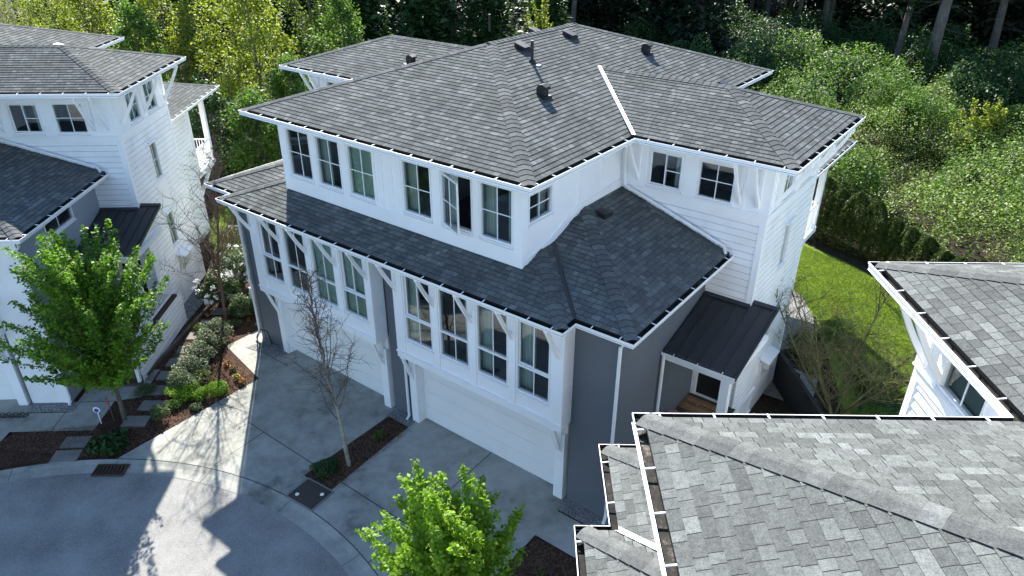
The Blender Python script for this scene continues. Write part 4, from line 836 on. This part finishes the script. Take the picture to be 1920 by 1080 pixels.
# pots, covers, signs
t = empty('plant_pot', (-7.72, -2.62, 0)); tag(t, 'round cream pot holding a green plant beside the hedge', 'pot'); b = MB(); b.lathe((0, 0, 0), [(.17, 0), (.25, .25), (.27, .32), (.235, .32), (.2, .26), (.0, .26)], 24); b.build('pot', M['terracotta'], t, True); leafmesh('plant', blob(420, (0, 0, .3), (.2, .2, .1), .5), .05, M['leaf'], t)
def cover(loc, rz):
    t = empty('utility_cover', loc, rz); tag(t, 'brown utility chamber lid with two white discs at the end of the planting strip', 'utility cover')
    b = MB(); b.box(-.44, .44, -.36, .36, 0, .03); b.build('lid', M['steel'], t)
    b = MB(); [b.box(*q, 0, .022) for q in ((-.5, .5, .37, .42), (-.5, .5, -.42, -.37), (-.5, -.45, -.37, .37), (.45, .5, -.37, .37))]; b.build('rim', M['stone'], t)
    for x, y in ((-.26, -.2), (.3, .15)): b = MB(); b.lathe((x, y, .03), [(.055, 0), (.05, .012)], 16); b.build('disc', M['blossom'], t)
cover((-.28, -4.12, Zc), .08)
t = empty('storm_drain', (-5.42, -6.86, .0), math.radians(38)); tag(t, 'rusty curved bar storm drain grate in the gutter', 'drain'); b = MB(); b.box(-.42, .42, -.2, .2, -.03, .018); b.build('drain_pit', M['plastic'], t)
b = MB(); [b.box(*q, .018, .045) for q in ((-.44, .44, .19, .23), (-.44, .44, -.23, -.19), (-.44, -.4, -.19, .19), (.4, .44, -.19, .19))]
for i in range(8):
    x = -.36+i*.1; P_l = [(x+.05*math.sin(k/4*math.pi), -.19+.38*k/4) for k in range(5)]
    for a, c in zip(P_l, P_l[1:]): b.hexa([(a[0]-.018, a[1], .02), (a[0]+.018, a[1], .02), (c[0]+.018, c[1], .02), (c[0]-.018, c[1], .02), (a[0]-.018, a[1], .04), (a[0]+.018, a[1], .04), (c[0]+.018, c[1], .04), (c[0]-.018, c[1], .04)])
b.build('grate', M['rust'], t)
t = empty('yard_sign', (-7.62, -6.02, 0), .6); tag(t, 'small blue and white yard sign on a thin stake beside the tree', 'sign'); b = MB(); b.box(-.012, .012, -.012, .012, 0, .62); b.build('stake', M['blossom'], t)
oc = lambda r, z_: oc0(r*.7, .55)
oc0 = lambda r, z: [(r*math.cos(k*math.pi/4+math.pi/8), -.02, z+r*math.sin(k*math.pi/4+math.pi/8)) for k in range(8)]
b = MB(); b.prism(oc(.16, .68), (0, .012, 0)); b.build('board', M['blossom'], t); b = MB(); b.prism([(p[0], -.026, p[2]-.012) for p in oc(.105, .55)], (0, .005, 0)); b.build('emblem', M['blue'], t)
t = empty('marker_stake', (-7.45, -5.72, 0)); tag(t, 'thin red marker stake standing beside the blue sign', 'stake'); b = MB(); b.box(-.01, .01, -.01, .01, 0, .9); b.build('stake', M['timber'], t); b = MB(); b.box(-.05, .03, -.012, -.011+.004, .62, .9); b.build('flag', M['red'], t)
b = MB(); pp = []
for i in range(120): a = i*.52; pp.append((L2(4.4+i*.0085, -.75)[0]+.10*math.cos(a), L2(4.4+i*.0085, -.75)[1]+.10*math.sin(a), .07+.03*math.sin(a*.5)))
b.tube(pp, .012, 5); tag(b.build('coiled_hose', M['plastic']), 'black coiled hose lying on the left driveway near the gravel', 'hose')
# welcome mat on the raised porch, flower pot
t = empty('doormat', (7.0, 4.02, 1.305), math.radians(0)); tag(t, 'brown coir doormat reading WELCOME on the porch', 'doormat'); b = MB(); b.box(-.55, .55, -.32, .32, 0, .02); b.build('mat', M['coir'], t)
fc = bpy.data.curves.new('txt', 'FONT'); fc.body = 'WELCOME'; fc.size = .2; fc.align_x = 'CENTER'; fc.align_y = 'CENTER'; fc.extrude = .002; fo = bpy.data.objects.new('tmp', fc); COL.objects.link(fo)
bpy.context.view_layer.update(); me = bpy.data.meshes.new_from_object(fo.evaluated_get(bpy.context.evaluated_depsgraph_get())); bpy.data.objects.remove(fo); me.materials.append(M['plastic']); fo = bpy.data.objects.new('lettering', me); COL.objects.link(fo); fo.parent = t; fo.location = (0, 0, .0225)
b = MB(); [b.box(*q, .02, .023) for q in ((-.5, .5, .25, .265), (-.5, .5, -.265, -.25), (-.5, -.485, -.25, .25), (.485, .5, -.25, .25))]; b.build('border', M['plastic'], t)
b = MB(); b.box(-.3, .3, -.16, .16, 0, .012); o = b.build('grey_rug', M['stone']); o.location = (7.05, 3.45, 1.306); tag(o, 'small pale grey mat in front of the brown doormat', 'mat')
t = empty('flower_pot', (6.68, 2.9, 1.305)); tag(t, 'pot of pink flowers in the porch corner by the downpipe', 'flower pot'); b = MB(); b.lathe((0, 0, 0), [(.09, 0), (.13, .2), (.11, .2), (0, .18)], 16); b.build('pot', M['timber'], t, True); leafmesh('foliage', blob(200, (0, 0, .25), (.16, .16, .12), .5), .05, M['leafg'], t); leafmesh('petals', blob(160, (0, 0, .3), (.17, .17, .13), .1), .05, M['pink'], t)
# dark fence on the right of the house
def fence(name, label, p, q, h, mat, posts=4):
    L = math.hypot(q[0]-p[0], q[1]-p[1]); t = empty(name, (*p, 0), math.atan2(q[1]-p[1], q[0]-p[0])); tag(t, label, 'fence')
    b = MB(); n = int(L/.14); [b.box(i*.14, i*.14+.13, -.012, .012, .05, h) for i in range(n)]; [b.box(0, L, .012, .05, z, z+.08) for z in (.25, h-.3)]; b.box(0, L, -.05, .07, h, h+.03); b.build('boards', M[mat], t)
    for i in range(posts): b = MB(); x = i*(L-.1)/(posts-1); b.box(x, x+.1, .05, .15, 0, h+.02); b.build('post', M[mat], t)
fence('timber_fence', 'dark stained timber fence running off the corner of the middle house', (7.75, 8.35), (10.2, 5.4), 1.25, 'darkframe')
t = empty('low_rail_fence', (-13.15, 2.68, 0)); tag(t, 'dark low timber rail around the white rhododendron by the rear lawn', 'fence'); b = MB()
for ex, ey in ((-1.03, -.59), (2.03, -1.23)):
    for z in (.62, .32): q = Vector((-ey, ex, 0)).normalized()*.035; e = Vector((ex, ey, 0)); o_ = Vector((0, 0, z)); b.hexa([o_-q, o_+e-q, o_+e+q, o_+q]+[v+Vector((0, 0, .09)) for v in (o_-q, o_+e-q, o_+e+q, o_+q)])
b.build('rails', M['timber'], t)
for x, y in ((0, 0), (-1.03, -.59), (2.03, -1.23), (1.0, -.61)): b = MB(); b.box(x-.05, x+.05, y-.05, y+.05, 0, .74); b.build('post', M['timber'], t)
t = empty('garden_tub', (-15.9, 4.45, 0)); tag(t, 'black tub with a white coiled hose on the rear lawn', 'tub'); b = MB(); b.lathe((0, 0, 0), [(.32, 0), (.42, .45), (.39, .45), (.3, .1), (0, .1)], 20); b.build('tub', M['plastic'], t, True); b = MB(); b.tube([(.42*math.cos(a*.5)+.1*math.sin(a*1.7), .42*math.sin(a*.5), .5+.05*math.sin(a)) for a in range(14)], .03, 6); b.build('hose', M['blossom'], t)
t = empty('toy_ball', (-17.9, 6.1, .2)); tag(t, 'red tub lying on grass behind the pale house', 'tub'); b = MB(); b.lathe((0, 0, -.2), [(.2, 0), (.27, .35), (.24, .35), (0, .1)], 16); b.build('tub', M['red'], t, True); t.name = 'red_tub'
t = empty('yellow_tub', (-16.8, 7.0, 0)); tag(t, 'flat yellow plastic tub on the grass beside the grey wall', 'tub'); b = MB(); b.lathe((0, 0, 0), [(.3, 0), (.42, .16), (.39, .16), (0, .05)], 18); b.build('tub', M['yellowp'], t, True)
b = MB(); b.tube([(-7.42, -.62, .04), (-7.42, -.55, .5), (-7.3, -.45, .72), (-7.15, -.3, .62), (-7.15, -.2, .05)], .02, 6); tag(b.build('garden_hose', M['plastic']), 'black hose looped against the foot of the left grey wall', 'hose')
# ------------------------------------------------------------------ cedar hedge
hp = [(4.3, 21.6), (5.3, 21.2), (6.1, 20.75), (6.9, 20.4), (7.75, 20.05), (8.6, 19.6), (9.3, 19.2), (10.0, 18.8), (10.75, 18.35), (11.4, 17.95), (12.1, 17.5)]
for i, (x, y) in enumerate(hp):
    h = [2.7, 2.7, 2.45, 2.6, 2.5, 2.1, 2.0, 1.95, 1.7, 1.75, 1.6][i]; t = empty('hedge_cedar', (x, y, 0)); tag(t, 'dark cedar of the clipped hedge, '+['first', 'second', 'third', 'fourth', 'fifth', 'sixth', 'seventh', 'eighth', 'ninth', 'tenth', 'eleventh'][i]+' from the white house end', 'shrub', 'cedar hedge along the right lawn')
    n = 7500; zz_ = RNG.random(n)**.8; a = RNG.random(n)*6.283; lm = 1+.18*np.sin(a*3+i)+.12*np.sin(a*7+zz_*9); rr = .72*np.clip(1-zz_**2.4, .0, 1)**.6*lm*(.72+.28*RNG.random(n)**.5); leafmesh('foliage', np.c_[rr*np.cos(a), rr*np.sin(a), .15+zz_*h], .085, M['cedar'], t, up=.3, aspect=.5)
    b = MB(); b.tube([(0, 0, 0), (0, 0, h*.8)], [.05, .02], 5); b.build('trunk', M['twig'], t)
t = empty('rail_fence', (4.5, 22.2, 0)); tag(t, 'thin dark rail fence behind the cedar hedge', 'fence'); b = MB(); b.tube([(0, 0, 1.45), (3.6, -1.75, 1.4), (8.7, -4.75, 1.3)], .035, 6); b.build('rail', M['darkframe'], t)
for f in (0, .33, .66, 1): b = MB(); b.box(8.7*f-.04, 8.7*f+.04, -4.75*f-.04, -4.75*f+.04, 0, 1.4); b.build('post', M['darkframe'], t)
# ------------------------------------------------------------------ bramble thicket
def thicket(name, label, poly, n_m, hr, rr, per, leaf, mat, cat='thicket', brown=True):
    C_ = scatter(poly, n_m); pts = []
    for x, y in C_: r = random.uniform(*rr); h = random.uniform(*hr); pts.append(blob(per, (x, y, h*.35), (r, r*random.uniform(.8, 1.2), h*.75), .3, 4, .25, -.1))
    o = leafmesh(name, np.vstack(pts), leaf, mat, up=.6); tag(o, label, cat, kind='stuff'); return o
tk = [(3.2, 24.5), (13.5, 19.5), (26, 12), (30, 30), (16, 43), (3, 42), (-1, 34)]
thicket('bramble_thicket', 'sunlit tangled brambles beyond the cedar hedge', tk, 58, (1.8, 4.0), (1.5, 2.6), 2300, .125, M['bramble'])
thicket('leafy_undergrowth', 'mid green bushes among the sunlit brambles', [(3.2, 25.5), (14, 21), (30, 14), (34, 30), (16, 38), (-2, 40), (-3, 34)], 36, (2.4, 4.8), (1.5, 2.7), 2700, .14, M['leafg'])
thicket('low_brambles', 'low olive brambles between the taller bushes', tk, 90, (.8, 1.5), (1.2, 2.3), 700, .12, M['leafo'])
thicket('forest_undergrowth', 'dark green undergrowth over the shaded forest floor', [(-60, 34), (-20, 30), (-4, 33), (4, 42), (16, 44), (30, 34), (50, 60), (20, 110), (-60, 110), (-110, 60)], 330, (1.0, 3.6), (1.8, 4.2), 500, .26, M['leafd'])
thicket('forest_bushes', 'leafy green bushes at the edge of the shaded forest', [(-12, 40), (-2, 40), (3, 46), (14, 45), (22, 44), (14, 60), (-14, 66), (-24, 56)], 44, (2.5, 5.5), (1.8, 3.4), 2200, .2, M['leafd'])  # dark leaf colour stands in for deep shade on these bushes
b = MB()
for i in range(160):
    x, y = scatter(tk, 1)[0]; c = bend((x, y, random.uniform(1.2, 2.4)), (random.gauss(0, 1), random.gauss(0, 1), .5), random.uniform(.8, 2.4), 7, .28, -.12); b.tube(c, .010, 3)
tag(b.build('bramble_canes', M['timber']), 'dry grey bramble canes arching out of the thicket', 'canes', kind='stuff')
# ------------------------------------------------------------------ trees at the back
def round_tree(name, label, loc, H, R, z0, mat, n, leaf, group, lumps=16, cat='tree'):
    t = empty(name, (*loc, 0)); tag(t, label, cat, group); tb = MB(); tr = bend((0, 0, 0), (0, 0, 1), H*.85, 6, .04); tb.tube(tr, [.16*(1-.13*i) for i in range(7)], 7)
    pts = []
    for i in range(lumps):
        f = (i+.5)/lumps; az = i*2.4+random.random(); z = z0+(H-z0)*f; prof = math.sin(min(.97, .12+f*.88)*math.pi)**.6; rr = R*prof*random.uniform(.35, .75); s = R*random.uniform(.34, .5)*(1.1-.45*f)
        c = (math.cos(az)*rr, math.sin(az)*rr, z); tb.tube([tr[min(5, int(f*5))], Vector(c)], [.05, .015], 4)
        P = blob(n//lumps, c, (s, s, s*1.25), .85, 6, .35, -1); d = RNG.normal(size=P.shape)*.12; pts.append(P+d)
    tb.build('trunk', M['bark'], t); leafmesh('crown', np.vstack(pts), leaf, mat, t, up=.3); return t
YT_ = [((-27.5, 14.8), 9.5, 3.0, 'leafy', 'yellow green tree standing closest to the middle house roof', 9000), ((-34.5, 17.5), 10.5, 3.0, 'leafy', 'tall yellow green tree, second from the middle house among the sunlit trees', 9000),
       ((-41, 17.0), 11, 3.4, 'leafy', 'tallest yellow green tree right above the pale house roof corner', 9000), ((-47, 14.0), 10, 3.6, 'leafy', 'broad yellow green tree above the pale house ridge', 9000),
       ((-55, 15.5), 11, 4.0, 'leafy', 'yellow green tree at the top left corner of the photo', 8000), ((-31.5, 22.5), 9.0, 2.6, 'leafo', 'silvery olive tree between two yellow green trees', 8000), ((-25, 19.5), 8.5, 2.4, 'leafg', 'green tree right of the yellow ones, just behind them', 8000),
       ((-37, 12.3), 7.5, 2.4, 'leafg', 'lower green tree directly behind the pale house roof', 7000), ((-22.8, 13.8), 5.6, 2.2, 'leafg', 'rounded green tree left of the white gable wall', 8000)]
YT_ += [((-76, 20), 12, 5, 'leafy', 'farthest yellow green tree at the very left edge', 6000), ((-92, 30), 14, 6.5, 'leafg', 'farthest green tree at the very left edge', 6000), ((-100, 40), 15, 7, 'leafg', 'large green tree at the far left forest corner', 6000), ((-66, 18), 12, 4.5, 'leafy', 'far yellow green tree beyond the top left roof edge', 6000), ((-80, 26), 13, 5.5, 'leafg', 'far green tree beyond the top left roof edge', 6000), ((-62, 30), 13, 5, 'leafg', 'green tree between the far yellow tree and dark forest', 6000)]
for loc, H, R, m, lb, n in YT_: round_tree('broadleaf_tree', lb, loc, H, R, 1.0, M[m], n, .2, 'sunlit trees behind the left houses')
round_tree('broadleaf_tree', 'dense dark green bush tree between the pale house deck and middle house', (-20.6, 9.6), 4.6, 2.6, .2, M['leafg'], 12000, .17, 'dark bushy trees by the decks')
round_tree('broadleaf_tree', 'dark bushy tree further left behind the pale house deck', (-24.5, 9.2), 4.6, 2.3, .2, M['leafd'], 8000, .17, 'dark bushy trees by the decks')
leafy_tree('sapling', 'thin yellow leaved sapling rising above the roof ridge before the dark forest', 'tree', (-21.5, 36.5), 7.2, 1.5, 2.0, M['leafy'], 26, 60, .2, None, .05, .14, (55, 85))
leafy_tree('sapling', 'young yellow green tree poking above the thicket at the right', 'tree', (9.6, 34.0), 4.6, 1.7, .6, M['leafy'], 40, 110, .16, None, .05, .2, (45, 85))
# forest: conifers with bare lower trunks; crowns mostly above the picture
def conifer(H, zc, R, r, n, mat):
    t = empty('conifer'); b = MB(); tr = bend((0, 0, 0), (.01, .0, 1), H, 10, .012); b.tube(tr, [r*(1.25 if i == 0 else 1-.09*i) for i in range(11)], 10); b.build('trunk', M['bark'], t, True)
    b = MB()
    for i in range(22): z = random.uniform(2.0, zc); a = random.random()*6.28; b.tube(bend((0, 0, z), (math.cos(a), math.sin(a), .0), random.uniform(.8, 2.6), 5, .1, -.04), [.03, .025, .018, .012, .008, .005], 3)
    b.build('dead_branches', M['timber'], t)
    z = zc+(H-zc)*RNG.random(n)**1.15; a = RNG.random(n)*6.283; q = RNG.random(n)**.6; rr = R*(1-(z-zc)/(H-zc+.5))**.75*q*(1+.25*np.sin(a*5+z*2)); leafmesh('crown', np.c_[rr*np.cos(a), rr*np.sin(a), z-rr*.28], .75, mat, t, up=.8, aspect=.42); return t
def place(proto, spots, first_used, group):
    for i, (x, y, s, lb) in enumerate(spots):
        o = proto if (i == 0 and not first_used) else copy_tree(proto)
        o.location = (x, y, 0); o.rotation_euler.z = (x*7+y*3) % 6.28; o.scale = (s, s, s); tag(o, lb, 'tree', group)
c1 = conifer(24, 9.5, 4.4, .40, 4200, M['needle']); c2 = conifer(22, 1.0, 4.0, .34, 5200, M['needle']); c3 = conifer(15, .6, 3.2, .24, 5200, M['leafd'])
vis = [(3.95, 51.0, 1.15, 'thick pale trunked conifer leaning beside the thicket, largest trunk at the right'), (1.0, 54.5, .75, 'conifer with the narrow trunk just left of the largest right trunk'), (-8.2, 66.5, .95, 'conifer with the straight grey trunk above the middle house roof wing'), (-9.8, 62.5, .65, 'slim conifer trunk immediately left of a thicker trunk above the wing'),
       (6.6, 65, 1.0, 'conifer with bare side twigs second from the top right corner'), (10.2, 63, .95, 'conifer nearest the top right corner of the photo'), (1.2, 70, .9, 'conifer trunk deeper in the shade left of centre right'), (-28.5, 52, .8, 'conifer with a thick grey trunk directly above the roof ridge'), (-22.6, 58, .6, 'slim leaning conifer trunk right of the ridge top'), (-15.5, 71, .8, 'conifer trunk in deep shade above the roof vents'), (-18.5, 74, .75, 'another deep shade trunk left of the grey straight one'), (-46, 47, .7, 'conifer with a lone trunk above the left roof wing')]
place(c1, vis, False, 'conifers with bare trunks at the forest edge')
lowspots = []
for i in range(46):
    x = -98+i*3.1+random.uniform(-1.5, 1.5); y = (60-.28*(x+40) if x > -40 else 46+.12*(x+40))+random.uniform(-3, 5); y = max(y, 40)
    if x > -14: y += 26
    lowspots.append((x, y, random.uniform(.8, 1.1), 'dark conifer of the shaded forest wall behind the houses'))
place(c2, lowspots, False, 'conifers of the shaded forest wall')
place(c3, [(-33, 36, 1, 'dense dark tree low behind the silvery olive tree'), (-28, 38, .9, 'dense dark tree left of the roof wing apex'), (-24, 41, .8, 'dense dark tree above the left roof wing'), (-38, 33, 1.05, 'dense dark tree between the yellow trees and forest'), (-44, 31, 1, 'dense dark tree behind the tallest yellow green tree'), (-52, 28, 1.1, 'dense dark tree behind the broad yellow green tree'), (-62, 26, 1.1, 'dense dark tree behind the top left corner tree')], False, 'dense dark trees at the forest foot')
far = [(-75+i*4.3+random.uniform(-2, 2), 84+random.uniform(-5, 12)+(8 if i % 2 else 0), random.uniform(.9, 1.2), 'dark conifer of the shaded forest wall behind the houses') for i in range(32)]
place(c2, far, True, 'conifers of the shaded forest wall')
far = [(-60+i*5.5+random.uniform(-2, 2), 72+random.uniform(-4, 8), random.uniform(.7, 1.1), 'deep shade conifer trunk inside the forest') for i in range(15)]
place(c1, far, True, 'conifer trunks inside the forest')
ss = [(-13, 57.5, 'dark shrub beside the old stump'), (-9, 54, 'dark shrub right of the old stump'), (-5.5, 50, 'large dark shrub between the stump and pale trunks'), (-2.5, 56, 'dark shrub at the foot of the straight grey trunk'), (.2, 47, 'broad dark shrub left of the largest trunk'), (-6, 43, 'dark shrub just behind the roof wing corner'), (-9.5, 38, 'yellowish shrub by the far roof corner'), (-6.5, 34.5, 'small yellowish shrub just beyond the roof wing'), (7.5, 45, 'dark shrub right of the largest trunk'), (12, 47, 'dark shrub near the right edge'), (-17, 60, 'dark shrub above the roof hood vent')]
for i, (x, y, lb) in enumerate(ss): r = 2.6 if 'small' not in lb else 1.1; r = 3.3 if 'large' in lb or 'broad' in lb else r; shrub('forest_shrub', lb, 'shrub', (x, y), (r, r, r*1.15), 4200, .2, M['bramble' if 'yellow' in lb else 'leafg' if i in (2, 3, 4) else 'leafd'], 'shrubs at the forest edge', stems=False, lumps=7)
for (x, y, r, h, lb) in ((-12.4, 54.5, .75, 1.9, 'tall cut tree stump above the roof corner'), (-20.5, 52.5, .6, 1.6, 'smaller cut stump left of the tall stump')):
    t = empty('tree_stump', (x, y, 0)); tag(t, lb, 'stump'); b = MB(); b.lathe((0, 0, 0), [(r*1.3, 0), (r, .5), (r*.95, h)], 14); b.build('bark', M['bark'], t); b = MB(); b.lathe((0, 0, h), [(r*.9, 0), (r*.88, .03)], 14); b.build('cut_face', M['timber'], t)
for i, (x, y, r, h, m) in enumerate([(10.5, 9.9, .9, .8, 'leafd'), (11.3, 8.3, 1.0, .7, 'leafd'), (8.0, 10.6, .6, .8, 'leafd'), (9.2, 5.7, .8, .6, 'leafo'), (8.6, 12.0, .7, .9, 'leafg')]):
    shrub('low_shrub', ['low dark shrub under the mossy bare tree', 'low dark shrub nearest the white gabled wall', 'dark shrub against the side of the middle house', 'sparse olive shrub beside the dark fence', 'green shrub on the shaded lawn corner by the gravel'][i], 'shrub', (x, y), (r, r, h), 2200, .07, M[m], 'low shrubs under the mossy tree')
